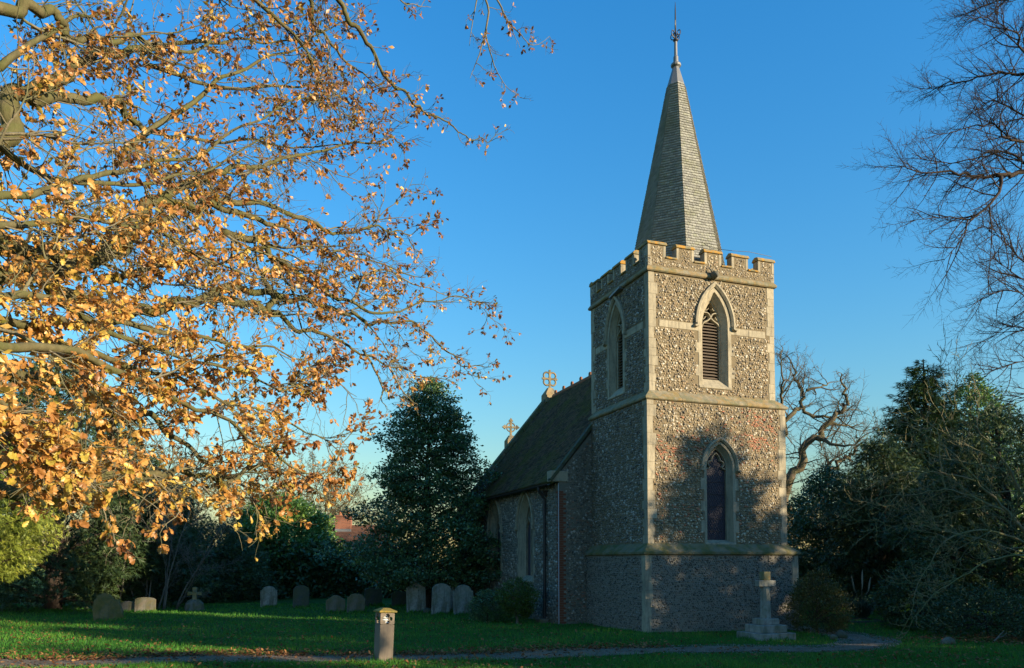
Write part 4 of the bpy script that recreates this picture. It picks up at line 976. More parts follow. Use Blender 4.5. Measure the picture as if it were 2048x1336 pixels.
# limbs: list of photo points with distance; r0, r1; leafiness; from trunk height (or None when it leaves another limb)
LIMBS = [
 ([(-120,330,8.0),(7,270,8.2),(25,232,8.3),(32,195,8.4),(75,177,8.6),(130,152,8.9),(165,128,9.2),(215,108,9.6),(290,92,10.2),(350,96,10.8),(440,86,11.6),(530,76,12.4),(620,90,13)], .13,.012,.31, 5.4),
 ([(30,193,8.4),(75,192,8.6),(130,196,8.9),(190,205,9.3),(240,206,9.6),(258,232,9.8),(290,252,10),(335,268,10.4),(385,281,10.8),(512,283,11.8),(600,300,12.6),(690,290,13.2)], .06,.010,.31, None),
 ([(-150,0,7.5),(0,10,8),(50,10,8.2),(110,28,8.5),(130,50,8.6),(145,72,8.7),(200,72,9),(280,75,9.5),(330,100,9.9),(390,95,10.3),(470,60,11),(560,40,11.8),(640,20,12.4)], .07,.010,.31, 7.6),
 ([(-150,560,7.2),(120,540,8.0),(215,500,8.6),(270,450,9),(300,397,9.2),(345,372,9.5),(410,362,10),(440,345,10.3),(500,330,10.9),(580,310,11.6),(660,300,12.4),(760,285,13.2),(805,283,13.6)], .10,.010,.55, 4.0),
 ([(300,397,9.2),(360,406,9.5),(385,420,9.7),(430,402,10.1),(512,440,10.8),(560,458,11.3),(610,480,11.8),(660,496,12.3),(705,506,12.8),(770,530,13.4),(850,560,14)], .05,.008,.7, None),
 ([(-150,500,7),(0,492,7.4),(60,502,7.7),(110,516,8),(160,524,8.3),(240,500,8.9),(275,455,9.2),(330,430,9.6),(400,412,10.1)], .12,.03,.7, 3.7),
 ([(50,515,7.6),(95,552,8),(140,590,8.4),(200,615,8.9),(240,622,9.2),(300,620,9.7),(370,608,10.3),(412,590,10.7),(442,573,11),(512,581,11.6),(580,598,12.2),(625,606,12.6),(665,622,13),(700,630,13.3),(740,643,13.6),(790,645,14),(830,650,14.3),(870,675,14.6),(905,712,14.9),(932,735,15.1),(980,735,15.4)], .085,.008,.6, None),
 ([(412,596,10.7),(460,598,11.1),(512,613,11.6),(545,628,12),(600,655,12.5),(650,668,13),(700,690,13.5),(745,712,13.9),(800,735,14.3),(850,750,14.7),(905,766,15)], .05,.007,.42, None),
 ([(512,617,11.6),(540,610,11.8),(548,590,11.9),(533,560,12),(536,545,12),(550,530,12.1),(570,552,12.2),(588,600,12.3),(600,640,12.4),(625,680,12.5),(645,692,12.6)], .045,.008,.45, None),
 ([(440,470,10.6),(512,485,11.2),(545,512,11.5),(600,555,12),(645,580,12.4),(700,605,12.9),(760,625,13.4),(810,622,13.9),(860,605,14.3),(930,600,14.8),(975,610,15.1)], .045,.007,.75, None),
 ([(400,412,10.1),(480,400,10.8),(560,420,11.5),(640,455,12.3),(690,465,12.8),(740,458,13.2),(780,463,13.6),(820,462,14),(853,446,14.3)], .04,.006,.7, None),
 ([(700,605,12.9),(720,560,13.2),(760,545,13.6),(820,560,14.1),(880,580,14.6),(940,600,15)], .022,.006,1.0, None),
 ([(725,700,13.7),(745,730,13.9),(766,775,14),(763,800,14),(775,815,14.1)], .018,.006,.2, None),
 ([(780,735,14.2),(792,762,14.3),(812,792,14.4),(835,810,14.5)], .016,.006,.2, None),
 ([(-120,740,6.4),(60,745,7.0),(160,782,7.5),(190,802,7.7),(240,835,8.1),(300,836,8.6),(350,870,9),(400,910,9.4),(432,946,9.7),(480,965,10.1),(560,985,10.6)], .075,.010,.9, 3.4),
 ([(-60,990,5.8),(60,985,6.2),(165,956,6.7),(195,956,6.9),(222,946,7.1),(300,945,7.6),(350,945,8),(400,957,8.4),(445,960,8.8),(500,930,9.3),(560,900,9.8)], .055,.02,.35, 2.6),
 ([(-140,640,6),(60,660,6.6),(200,715,7.2),(330,755,7.9),(470,800,8.8),(590,850,9.7),(680,905,10.6)], .05,.007,1.35, 3.6),
 ([(-140,700,5.4),(80,700,6),(230,745,6.7),(350,800,7.4),(450,850,8.1),(540,905,8.8),(620,940,9.5),(690,945,10.2)], .045,.007,1.3, 3.2),
 ([(-140,590,5.8),(100,600,6.5),(260,680,7.3),(420,735,8.3),(560,770,9.2),(620,760,9.7)], .045,.007,1.3, 3.9),
 ([(-120,780,4.7),(0,800,5),(70,840,5.2),(110,900,5.3),(130,940,5.4),(160,965,5.5)], .03,.006,1.0, 2.9),
 ([(-100,930,4.6),(10,918,4.9),(40,960,5),(70,980,5.05),(110,978,5.1),(150,985,5.15)], .016,.005,.12, 2.4),
 ([(160,955,6.4),(195,965,6.4),(205,1000,6.4),(212,1030,6.4),(222,1056,6.4)], .010,.004,.55, None),
 ([(300,945,7.6),(330,975,7.5),(350,1010,7.4),(365,1035,7.4)], .010,.004,.5, None),
 ([(380,950,8.2),(420,985,8),(445,1020,7.9),(455,1055,7.9)], .012,.004,1.3, None),
 ([(-140,420,6.5),(40,400,7.1),(160,370,7.7),(280,330,8.5),(400,300,9.3),(520,230,10.3),(620,200,11.2),(700,240,12)], .045,.007,.45, 5.0),
 ([(-140,470,6),(80,450,6.8),(200,430,7.4),(330,470,8.2),(450,530,9.2),(560,560,10.2)], .04,.007,1.0, 4.4),
 ([(-140,240,6.5),(60,330,7.2),(180,370,7.9),(300,360,8.7),(430,330,9.6),(560,270,10.6),(660,180,11.4)], .04,.007,.35, 5.4),
 ([(300,-80,9),(440,-40,10.2),(560,40,11.2),(620,110,11.8),(650,180,12.2),(690,250,12.6)], .035,.007,.9, None),
 ([(480,-120,10),(613,-10,11.4),(622,45,11.7),(650,76,11.9),(682,120,12.2),(722,146,12.5),(770,180,12.9),(812,206,13.2)], .03,.007,.35, None),
 ([(560,-180,10.2),(680,-5,11.6),(705,40,11.8),(737,86,12.1),(757,122,12.3),(777,156,12.5),(802,178,12.7),(832,210,13),(852,231,13.2),(897,251,13.6),(922,266,13.8),(960,281,14.1),(987,275,14.3),(1012,260,14.5)], .035,.005,.14, None),
 ([(880,-140,12.5),(970,-5,13.2),(972,70,13.4),(990,130,13.6),(1012,170,13.8),(1042,196,14)], .02,.004,.14, None),
 ([(971,60,13.4),(958,110,13.4),(946,142,13.5),(939,156,13.5)], .010,.004,.3, None),
 ([(900,-140,12.8),(992,-5,13.4),(1012,40,13.6),(1042,70,13.8),(1066,90,14),(1098,73,14.2)], .016,.004,.3, None),
 ([(955,-10,13.4),(945,50,13.4),(938,90,13.4)], .009,.004,.3, None),
 ([(780,-60,12.6),(800,0,12.8),(830,10,13),(862,14,13.2)], .012,.004,.3, None),
 ([(-160,830,4.2),(-40,850,4.4),(20,880,4.5),(50,920,4.6)], .014,.005,.7, 2.8),
 ([(200,560,8.6),(300,545,9.3),(400,520,10),(500,500,10.8),(600,520,11.6),(700,560,12.4)], .03,.007,1.1, None),
 ([(100,640,7.2),(220,650,8),(340,670,8.8),(460,690,9.6),(560,700,10.4),(615,720,10.8)], .035,.007,1.3, None),
 ([(250,300,9.2),(380,200,10.2),(480,140,11),(580,100,11.8),(660,60,12.4),(700,30,12.8)], .03,.007,.7, None),
 ([(280,120,10),(400,170,10.8),(520,170,11.6),(620,170,12.4),(720,210,13.2),(760,250,13.6)], .028,.006,.35, None),
 ([(0,130,7.8),(90,60,8.4),(200,20,9.2),(320,-30,10)], .03,.008,.31, None),
]
limb_by = []
twigs = {4: [], 3: []}
LP, LD, LN, LS = [], [], [], []
SZ = []
def add_leaf(p, d):
    LT.append(tint[0]); LP.append(tuple(p)); LD.append(tuple(d)); LN.append(tuple((unit() * .9 + Vector((.1, -.35, .55))))); LS.append(rnd.choice([.05, .062, .072, .08, .088, .1]) * rnd.uniform(.85, 1.12))
rnd.seed(21); tint = [0.0]; LT = []
def dress(sm, L, start, leafy, thin, kf=1.0):
    """side twigs with leaf clusters along one branch"""
    nb = int(L * (1 - start) * (5.0 if leafy > .3 else 3.6) * (1.0 if leafy >= .3 else 1.25 if thin else .7))
    for i in range(nb):
        t = start + (1 - start) * (i + rnd.random()) / nb
        q, d = lerp_path(sm, min(t, .999))
        big = (1.15 - .55 * t)
        dd = (d * .75 + unit() * .85 + Vector((.12, .05, -.02))).normalized()
        Lb = rnd.uniform(.3, .95) * big * (1.0 if leafy > .3 else .5) * kf
        br, de = path3(q, dd, Lb, 5, .32, -.02)
        twigs[4].append((br, .0075 * big + .0012, .003))
        nt = rnd.randint(3, 5) if leafy > .3 else rnd.randint(2, 4)
        mood = rnd.choice([.05, .5, 1.0, 1.4, 1.8, 2.2]) if leafy > .3 else 1.0; tint[0] = rnd.gauss(0, .13)
        for j in range(nt + 1):
            tt = .2 + .8 * (j + rnd.random()) / (nt + 1) if j < nt else .999
            q2, d2 = lerp_path(br, min(tt, .999))
            tw, d3 = path3(q2, side_dir(d2, R(rnd.uniform(25, 70))), rnd.uniform(.10, .36) * (1.0 if leafy > .3 else .45) * kf, 2, .34, -.01)
            twigs[3].append((tw, .0034, .0017))
            if rnd.random() < .7:
                q3, d4 = lerp_path(tw, rnd.uniform(.3, .9)); s3, _ = path3(q3, side_dir(d4, R(55)), rnd.uniform(.05, .14), 2, .2); twigs[3].append((s3, .0024, .0014))
            if rnd.random() < (.26 + .5 * min(1.0, leafy)) * mood:
                for _c in range(1 if rnd.random() < .55 else 2):
                    q4, d5 = lerp_path(tw, rnd.uniform(.55, .999) if _c == 0 else rnd.uniform(.15, .6))
                    for _ in range(max(1, int(rnd.uniform(2.5, 8.5) * min(1.5, .6 + .55 * leafy)))):
                        add_leaf(q4 + unit() * .022, (d5 * .55 + unit() * .75 + Vector((0, 0, -.35))))
for px, r0, r1, leafy, ht in LIMBS:
    pts = [at(*p) for p in px]
    if ht is not None: pts = [TRUNK + Vector((.1, .15, ht)), TRUNK.lerp(pts[0], .5) * 1.0 + Vector((0, 0, ht * .5 + .15))] + pts
    pts = [p + unit() * (.05 if r0 > .02 else .012) for p in pts]
    sm = catmull(pts, 6); ph = rnd.uniform(0, 6.28); am = .028 if r0 > .02 else .006
    sm = [p + unit() * min(.012, r0 * .35) + Vector((0, math.sin(i * 1.1 + ph) * am, math.sin(i * .85 + ph * 2) * am)) for i, p in enumerate(sm)]
    n = len(sm); ts = np.linspace(0, 1, n)
    m = MB(); k0 = 8 if r0 > .03 else 6
    rad = [1.1 * r0 * (1 - t) ** 1.3 + r1 for t in ts]
    m.tube(sm, rad, k0); o = m.build("branch", M['oak_bark'] if r0 > .025 else M['oak_twig'], oak, smooth=True, recalc=False); o.location = OI
    L = sum((b - a).length for a, b in zip(sm[:-1], sm[1:]))
    start = .22 if ht is not None else 0.0
    kf = max(.55, min(1.0, sum(p[2] for p in px) / len(px) / 9.5))
    dress(sm, L, start, leafy, r0 < .04, kf)
    if r0 > .028 and leafy > .3:
        for i in range(int(L * (1 - start) * .8)):
            t = start + (.95 - start) * rnd.random(); q, d = lerp_path(sm, t)
            dd = (d * .8 + unit() * .75 + Vector((.15, .1, .0))).normalized()
            sb, _ = path3(q, dd, rnd.uniform(.9, 2.0) * (1.1 - .5 * t) * kf ** 1.6, 9, .28, .0)
            rs = max(.007, min(.022, rad[int(t * (n - 1))] * .5)); twigs[4].append((sb, rs, .004))
            dress(sb, sum((b_ - a_).length for a_, b_ in zip(sb[:-1], sb[1:])), .12, leafy * .9, True, kf)
for k, sd in ((4, 4), (3, 3)):
    v, f = tubes_np(twigs[k], sd); o = np_mesh("twigs", v, f, M['oak_twig'], oak, smooth=True, kind="stuff"); o.location = OI
# lobed oak leaf, folded along its midrib and curled
OL_FULL = ol = [(0, 0), (.12, .03), (.22, .13), (.32, .10), (.42, .23), (.52, .16), (.64, .29), (.74, .19), (.86, .20), (1, 0)]
def oak_leaf_shape(curl, fold, ol=OL_FULL):
    top = [(x, y) for x, y in ol]; v = []
    for x, y in top: v.append((x, 0, curl * math.sin(x * 2.6)))
    for x, y in top[1:-1]: v.append((x, y, curl * math.sin(x * 2.6) + fold * y + .04 * math.sin(x * 19)))
    for x, y in top[1:-1]: v.append((x, -y, curl * math.sin(x * 2.6) + fold * y + .04 * math.cos(x * 17)))
    n = len(top); f = []
    for s_, off in ((1, n), (-1, n + n - 2)):
        idx = lambda i: 0 if i == 0 else (n - 1 if i == n - 1 else off + i - 1)
        for i in range(n - 1):
            a, b, c, d = i, i + 1, idx(i + 1), idx(i)
            for tri in ((a, b, c), (a, c, d)):
                if len(set(tri)) == 3: f.append(tri if s_ > 0 else tri[::-1])
    return np.array(v, dtype=float), np.array(f)
shapes = [oak_leaf_shape(.12, .25), oak_leaf_shape(-.15, .5), oak_leaf_shape(.25, -.35), oak_leaf_shape(-.05, .9)]
LP, LD, LN, LS = (np.array(a) for a in (LP, LD, LN, LS))
dep = LP[:, 1]; pxx = 1024 + FPX * LP[:, 0] / dep; pyy = 1125 - FPX * (LP[:, 2] - 2) / dep
vis = (pxx > -10) & (pxx < 2048) & (pyy > -10) & (dep > 1)
score = np.where(vis, LS / np.maximum(dep, .5), 0); order = np.argsort(-score); near = order[:300]; rest = order[300:]
g = np.random.default_rng(5)
# colour drifts with place in the crown: yellower low left, browner at the tips
tone = np.clip(.50 + .16 * (900 - pxx) / 900 * (pyy > 350) + g.normal(0, .15, len(LP)) + np.array(LT) - .10 * (pxx > 560), 0.02, .9); tone = np.where(g.random(len(LP)) < .05, g.uniform(.88, 1, len(LP)), tone)
OL_MID = [(0, 0), (.62, .27), (1, 0)]
mids = [oak_leaf_shape(.12, .25, OL_MID), oak_leaf_shape(-.15, .5, OL_MID), oak_leaf_shape(.25, -.35, OL_MID), oak_leaf_shape(-.05, .9, OL_MID)]
far2 = (np.array([(0, 0, 0), (.6, .26, .07), (1, 0, .02), (.55, -.26, .05)]), np.array([(0, 2, 1), (0, 3, 2)]))
rank = np.empty(len(LP), int); rank[order] = np.arange(len(LP))
vv, ff, rr, n0 = [], [], [], 0
for k, sh, lo, hi in [(k, shapes[k], 300, 5200) for k in range(4)] + [(k, mids[k], 5200, 20000) for k in range(4)] + [(k, far2, 20000, 10 ** 9) for k in range(4)]:
    ids = rest[(rest % 4 == k) & (rank[rest] >= lo) & (rank[rest] < hi)]
    if not len(ids): continue
    v, f = inst(sh, LP[ids], LD[ids], LN[ids], LS[ids]); vv.append(v); ff.append(f + n0); n0 += len(v); rr.append(np.repeat(tone[ids], len(sh[0])))
o = np_mesh("leaves", np.concatenate(vv), np.concatenate(ff), M['oak_leaf'], oak, rv=np.concatenate(rr), kind="stuff"); o.location = OI
leaf_me = []
for sh in shapes:
    for tv in (.35, .5, .6, .72, .85, .95):
        me = bpy.data.meshes.new("leaf"); me.from_pydata([tuple(p) for p in sh[0]], [], [tuple(int(i) for i in q) for q in sh[1]])
        a = me.attributes.new("rnd", 'FLOAT', 'POINT'); a.data.foreach_set("value", np.full(len(sh[0]), tv, dtype=np.float32)); me.materials.append(M['oak_leaf']); leaf_me.append(me)
for i in near:
    o = bpy.data.objects.new("leaf", rnd.choice(leaf_me)); link(o, oak)
    d = Vector(LD[i]).normalized(); nmv = Vector(LN[i]); y = nmv.cross(d).normalized(); z = d.cross(y)
    mt = Matrix((d, y, z)).transposed().to_4x4(); o.matrix_local = Matrix.Translation(Vector(LP[i]) - TRUNK) @ mt @ Matrix.Scale(LS[i], 4)

# ------------------------------------------------------------------ bare trees built from traced limbs
def bare_tree(name, label, base, trunk_pts, tr0, tr1, limbs, bark, cfg, per_m, r_tw, group=None, leaves=None, sides=(8, 5, 4, 3), seed=3):
    rnd.seed(seed)
    t = empty(name, base, 0, label, "tree", group); inv = -Vector(base)
    o = trunk_mesh(trunk_pts, tr0, tr1, bark, t, sides=12); o.location = inv
    acc, tips = {}, []
    for pts, r0, r1 in limbs:
        sm = catmull([Vector(p) for p in pts], 4); n = len(sm)
        sm = [p + unit() * r0 * .6 for p in sm]
        m = MB(); m.tube(sm, [r0 + (r1 - r0) * (i / (n - 1)) ** .7 for i in range(n)], 7); o = m.build("branch", bark, t, smooth=True, recalc=False); o.location = inv
        L = sum((b - a).length for a, b in zip(sm[:-1], sm[1:])); k = max(2, int(L * per_m))
        for i in range(k):
            tt = .12 + .88 * (i + rnd.random()) / k; q, d = lerp_path(sm, min(.999, tt))
            dd = (d * .7 + unit() * .9 + Vector(cfg.get('pull', (0, 0, .1)))).normalized()
            grow(acc, tips, q, dd, cfg['L0'] * rnd.uniform(.5, 1.2) * (1.1 - .5 * tt), r_tw * (1.2 - .6 * tt), 0, cfg)
        grow(acc, tips, sm[-1], (sm[-1] - sm[-2]).normalized(), cfg['L0'] * .7, r1, 0, cfg)
    for lv, L in acc.items():
        v, f = tubes_np(L, 4 if lv == 0 else 3); o = np_mesh("twigs", v, f, bark, t, kind="stuff"); o.location = inv
    if leaves:
        mat, size, prob, nper = leaves; P_, D_l = [], []
        for pts, d in tips:
            if rnd.random() < prob:
                for _ in range(nper): q, _d = lerp_path(pts, rnd.random() * .99); P_.append(tuple(q + unit() * .05)); D_l.append(tuple(unit()))
        P_ = np.array(P_); g_ = np.random.default_rng(seed); v, f = inst(LEAF2, P_, np.array(D_l), g_.normal(0, 1, P_.shape), size * g_.uniform(.6, 1.3, len(P_)))
        o = np_mesh("leaves", v, f, mat, t, rv=np.repeat(g_.random(len(P_)), 4), kind="stuff"); o.location = inv
    return t
cfg_r = dict(seg=[5, 4, 2], wander=[.2, .26, .3], grav=[.02, .03, .04], kids=[6, 5, 0], ang=[(30, 65), (30, 65), (30, 60)], len=[.48, .5, .5], rad=[.62, .65, .6], rmin=.0055, L0=2.1, t0=.15, pull=(-.15, 0, .06))
def lim(px, Y, r0, r1, first=None):
    pts = [at(x, y, Y + dy) for x, y, dy in px]
    return (([first] if first is not None else []) + pts, r0, r1)
TB = Vector((24.5, 30.5, 0))
tb = lambda z: TB + Vector((0, 0, z))
rl = [
 lim([(2150,330,0),(2048,346,-.5),(2005,351,-1),(1960,352,-1.2),(1900,345,-1.5),(1845,346,-1.8),(1800,336,-2)], 30, .15, .012, tb(14)),
 lim([(2000,350,-1),(1996,385,-1.1),(1960,425,-1.3),(1935,440,-1.5),(1885,435,-1.6),(1828,440,-2)], 30, .075, .01),
 lim([(1935,440,-1.5),(1928,472,-1.6),(1905,500,-1.5),(1890,518,-1.5)], 30, .035, .008),
 lim([(2150,170,0),(2048,150,.3),(2010,145,.5),(1955,156,.7),(1900,166,1),(1858,178,1.2)], 30, .10, .01, tb(17)),
 lim([(2150,260,.5),(2048,232,1),(2010,210,1.2),(1985,200,1.5),(1940,230,1.6)], 30, .07, .01, tb(15.5)),
 lim([(2150,320,-.5),(2048,282,-1),(2010,275,-1.5),(1990,250,-1.8),(1940,255,-2),(1890,270,-2.2)], 30, .08, .01, tb(14.6)),
 lim([(2160,150,0),(2048,105,-1),(2035,70,-1.2),(2000,50,-1.4),(1960,30,-1.6)], 30, .07, .01, tb(17.4)),
 lim([(2120,345,0),(2048,325,.5),(2015,305,.6),(1960,315,.8),(1900,325,1),(1830,315,1.3)], 30, .07, .01),
 lim([(2160,560,0),(2048,522,.4),(2020,492,.4),(1980,462,.5),(1965,450,.5)], 30, .05, .008, tb(11)),
 lim([(2160,600,.3),(2048,560,0),(2010,535,-.3),(1975,507,-.5)], 30, .05, .008, tb(10.5)),
 lim([(2160,640,-.6),(2070,600,-1),(2010,580,-1.3),(1960,600,-1.5)], 30, .055, .008, tb(10)),
 lim([(2160,690,0),(2075,660,.4),(2015,655,.5),(1965,690,.8)], 30, .055, .008, tb(9)),
 lim([(2160,740,0),(2080,720,-.4),(2020,730,-.6),(1970,750,-.8)], 30, .05, .008, tb(8.4)),
 lim([(2160,790,0),(2090,790,.4),(2030,800,.8),(1990,830,1)], 30, .05, .008, tb(7.8)),
 lim([(2160,80,0),(2080,20,.6),(2020,-30,.8)], 30, .07, .01, tb(18)),
 lim([(2160,0,0),(2060,-10,.6),(1990,5,.8),(1950,20,1)], 30, .06, .01, tb(19)),
]
bare_tree("bare_tree", "tall leafless tree with fine dark twigs reaching in from the right edge", TB, [TB + Vector((0, 0, -.2)), tb(3), tb(8), tb(13), tb(18) + Vector((.2, 0, 0)), tb(22)], .45, .1, rl, M['dark_bark'], cfg_r, 3.0, .028, seed=11)
# right-hand half of the same crown (outside the picture) is not needed

cfg_o = dict(seg=[5, 4, 2], wander=[.38, .4, .4], grav=[.03, .03, .04], kids=[5, 5, 0], ang=[(35, 75), (35, 70), (30, 60)], len=[.5, .5, .5], rad=[.6, .6, .6], rmin=.010, L0=2.3, t0=.15, pull=(0, 0, .25))
OB = at(1560, 1125, 48); OB.z = 0
ob = lambda px, py, dy=0: at(px, py, 48 + dy)
ol_ = [
 ([ob(1566,1060), ob(1571,1005), ob(1582,963), ob(1606,907), ob(1633,875), ob(1661,847), ob(1676,824), ob(1694,803), ob(1687,773)], .42, .07),
 ([ob(1564,1040), ob(1560,985), ob(1557,940), ob(1563,880), ob(1578,833), ob(1601,815,.6), ob(1610,780,1), ob(1594,760,1), ob(1586,730,1.2)], .30, .05),
 ([ob(1601,815,.6), ob(1625,832,.6), ob(1668,835,1), ob(1690,848,1)], .14, .04),
 ([ob(1633,875), ob(1660,885,-1), ob(1690,895,-1.5), ob(1722,880,-2)], .16, .04),
 ([ob(1568,1120), ob(1605,1060,.5), ob(1640,1005,1), ob(1656,955,1), ob(1676,928,1), ob(1706,908,1), ob(1716,890,1)], .34, .07),
 ([ob(1652,960,1), ob(1655,935,1.6), ob(1668,915,2)], .16, .05),
 ([ob(1610,780,1), ob(1640,775,1), ob(1662,765,1.4)], .10, .03),
 ([ob(1570,850), ob(1562,800,-1), ob(1566,760,-1.5), ob(1560,720,-1.5)], .14, .03),
 ([ob(1661,847), ob(1690,850,.5), ob(1715,860,.5)], .10, .03),
]
bare_tree("bare_oak", "gnarled leafless oak with thick crooked limbs behind the tower", OB, [OB + Vector((0, 0, -.3)), OB + Vector((.1, 0, 2.5)), ob(1568, 1060), ob(1571, 1010)], .75, .44, ol_, M['far_bark'], cfg_o, 2.1, .05, seed=5)
s2 = at(1652, 985, 49)
# arching magnolia-like shrub on the right
cfg_m = dict(seg=[6, 4, 4, 3], wander=[.2, .26, .28, .3], grav=[-.04, .04, .16, .22], kids=[4, 3, 2, 0], ang=[(30, 60), (35, 70), (40, 75), (30, 60)], len=[.55, .5, .45, .5], rad=[.62, .66, .7, .6], rmin=.0085, L0=2.0, t0=.2, pull=(-.3, -.1, -.05))
MBs = Vector((13.4, 19.2, 0))
mp = lambda px, py, Y: at(px, py, Y)
ml = [
 ([MBs + Vector((0, 0, 1)), mp(2060,1080,18.9), mp(2000,1010,18.5), mp(1950,960,18.2), mp(1905,905,18)], .06, .016),
 ([MBs + Vector((0, 0, .8)), mp(2070,1110,18.6), mp(2010,1070,18.0), mp(1940,1060,17.6), mp(1880,1090,17.4)], .05, .014),
 ([MBs + Vector((0, 0, 1.2)), mp(2050,1000,18.4), mp(1990,900,18), mp(1945,850,17.8)], .05, .014),
 ([MBs + Vector((0, 0, 1.0)), mp(2040,1050,19.6), mp(1960,1000,19.8), mp(1890,980,20), mp(1830,990,20)], .05, .014),
 ([MBs + Vector((0, 0, .7)), mp(2090,1120,18.0), mp(2040,1110,17.4), mp(1980,1120,17.2), mp(1930,1150,17)], .045, .012),
 ([mp(1950,960,18.2), mp(1900,950,18.2), mp(1850,945,18.3), mp(1815,970,18.3)], .028, .010),
 ([mp(1890,980,20), mp(1882,930,20), mp(1878,880,20), mp(1875,855,20)], .025, .012),
]
mg = bare_tree("bare_shrub", "spreading leafless shrub with upturned greenish twigs at the right edge", MBs, [MBs + Vector((0, 0, -.2)), MBs + Vector((.02, 0, .5)), MBs + Vector((0, .05, 1.0)), MBs + Vector((0, 0, 1.6))], .11, .07, ml, M['shrub_bark'], cfg_m, 1.15, .017, seed=8)
mg["category"] = "shrub"

# ------------------------------------------------------------------ evergreens and other trees in view
rnd.seed(2)
def X(px, Y): return (px - 1024) / FPX * Y
def ZH(py, Y): return 2 + (1125 - py) / FPX * Y * 1.0
leafy_tree("holly_tree", "tall dark holly tree beside the nave, behind the gravestones", "tree", (X(858, 32.5), 32.5, 0), 9.9,
    [(1.0, 2.1), (1.5, 2.9), (2.4, 3.0), (3.4, 2.35), (4.0, 2.6), (4.8, 1.95), (5.4, 2.2), (6.2, 1.6), (6.9, 1.9), (7.7, 1.25), (8.3, 1.4), (9.1, .7), (9.8, .1)], 2300, 30, .19, M['holly_leaf'], .125, M['dark_bark'], 31, shell=.4, lump=.42, trunk_r=.17, limbs=220, flat=.36, squash=(1.06, .8))
leafy_tree("laurel_bush", "big domed green laurel behind the gravestones left of the holly", "bush", (X(562, 47), 47, 0), 6.0,
    [(.0, 3.2), (1.4, 3.6), (3.1, 3.3), (4.5, 2.6), (5.4, 1.7), (6.1, .3)], 2900, 17, .19, M['laurel_leaf'], .205, M['dark_bark'], 32, shell=.55, lump=.14, trunk_r=.12, limbs=30)
leafy_tree("laurel_bush", "dark laurel filling the gap between the domed laurel and the holly", "bush", (X(692, 50), 50, 0), 3.4,
    [(.0, 1.5), (.9, 1.6), (1.6, 1.2), (2.2, .5), (2.5, .1)], 1200, 18, .15, M['laurel_leaf'], .14, M['dark_bark'], 33, shell=.6, lump=.2, trunk_r=.08, limbs=12)
leafy_tree("yew_tree", "massive dark yew at the far left behind the leaning mossy gravestone", "tree", (X(95, 33), 33.5, 0), 11.5,
    [(.2, 3.4), (1.5, 4.2), (4, 4.3), (6.5, 3.6), (8.5, 2.6), (10.4, 1.4), (11.5, .2)], 2100, 16, .24, M['yew_leaf'], .33, M['dark_bark'], 34, SPRAY, shell=.55, lump=.2, droop=.25, trunk_r=.4, limbs=60)
leafy_tree("yew_tree", "lower dark yew between the massive yew and the pale stemmed shrub", "tree", (X(275, 36), 36.5, 0), 6.8,
    [(.2, 2.8), (1.5, 3.3), (3.2, 3.0), (5.0, 2.0), (6.2, 1.0), (6.8, .2)], 1500, 16, .2, M['yew_leaf'], .28, M['dark_bark'], 35, SPRAY, shell=.5, lump=.22, droop=.2, trunk_r=.25, limbs=40)
leafy_tree("yew_tree", "dark low evergreen behind the bare pale stemmed shrub", "tree", (X(425, 41), 41, 0), 4.2,
    [(.1, 2.9), (1.5, 3.1), (2.8, 2.4), (3.8, 1.2), (4.2, .2)], 1100, 16, .2, M['yew_leaf'], .26, M['dark_bark'], 36, SPRAY, shell=.5, lump=.22, trunk_r=.15, limbs=20)
leafy_tree("golden_cypress", "sunlit yellow green cypress at the left edge of the lawn", "tree", (X(-42, 24), 24, 0), 7.4,
    [(1.5, .9), (2.1, 1.6), (3.2, 2.1), (4.4, 2.1), (5.6, 1.4), (6.6, .8), (7.2, .1)], 1300, 20, .15, M['cypress_leaf'], .18, M['dark_bark'], 37, SPRAY, shell=.55, lump=.25, droop=.7, trunk_r=.16, limbs=60)
def spruce(loc, H, Rb, label, seed):
    rnd.seed(seed); t = empty("spruce_tree", loc, 0, label, "tree")
    trunk_mesh([(0, 0, -.2), (.03, 0, H * .3), (0, .04, H * .6), (.03, 0, H * .85), (0, 0, H)], .26, .02, M['dark_bark'], t)
    B, P_, D_, N_2, S_2 = [], [], [], [], []
    a = 0.0
    for kb in range(300):
        for _ in range(1):
            z = .5 + (H - .65) * (1 - (1 - (kb + rnd.random()) / 300) ** .8); a += 2.4 + rnd.uniform(-.6, .6); f_ = 1 - z / H
            L = Rb * (f_ ** .62) * rnd.choice([.75, .9, 1.0, 1.15]) + .15
            d = Vector((math.cos(a), math.sin(a), .38 - .25 * f_)); pts, _d = path3(Vector((0, 0, z)), d, L, 7, .09, -.055)
            pts[-1] += Vector((0, 0, .10 * L)); pts[-2] += Vector((0, 0, .03 * L)); B.append((pts, .012 + .012 * L, .004))
            n_ = int(17 + 34 * L)
            for k in range(n_):
                tt = .12 + .88 * (k + rnd.random()) / n_; q, dd = lerp_path(pts, min(.999, tt)); sd = dd.cross(Vector((0, 0, 1))).normalized() * rnd.choice([-1, 1])
                w = (1 - tt) * .42 * L * rnd.random() + .02
                q2 = q + sd * w + Vector((0, 0, -.10 * w - rnd.uniform(0, .22)))
                P_.append(tuple(q2)); D_.append(tuple(dd * .8 + sd * .55 + Vector((0, 0, -.25 + rnd.uniform(-.3, .25))))); N_2.append(tuple(Vector((0, 0, 1)) + unit() * .5)); S_2.append(rnd.uniform(.24, .42))
    v, f = tubes_np(B, 4); np_mesh("limbs", v, f, M['dark_bark'], t)
    v, f = inst(SPRAY, np.array(P_), np.array(D_), np.array(N_2), np.array(S_2)); np_mesh("crown", v, f, M['spruce_leaf'], t, rv=np.repeat(nr.random(len(P_)), len(SPRAY[0])))
    return t
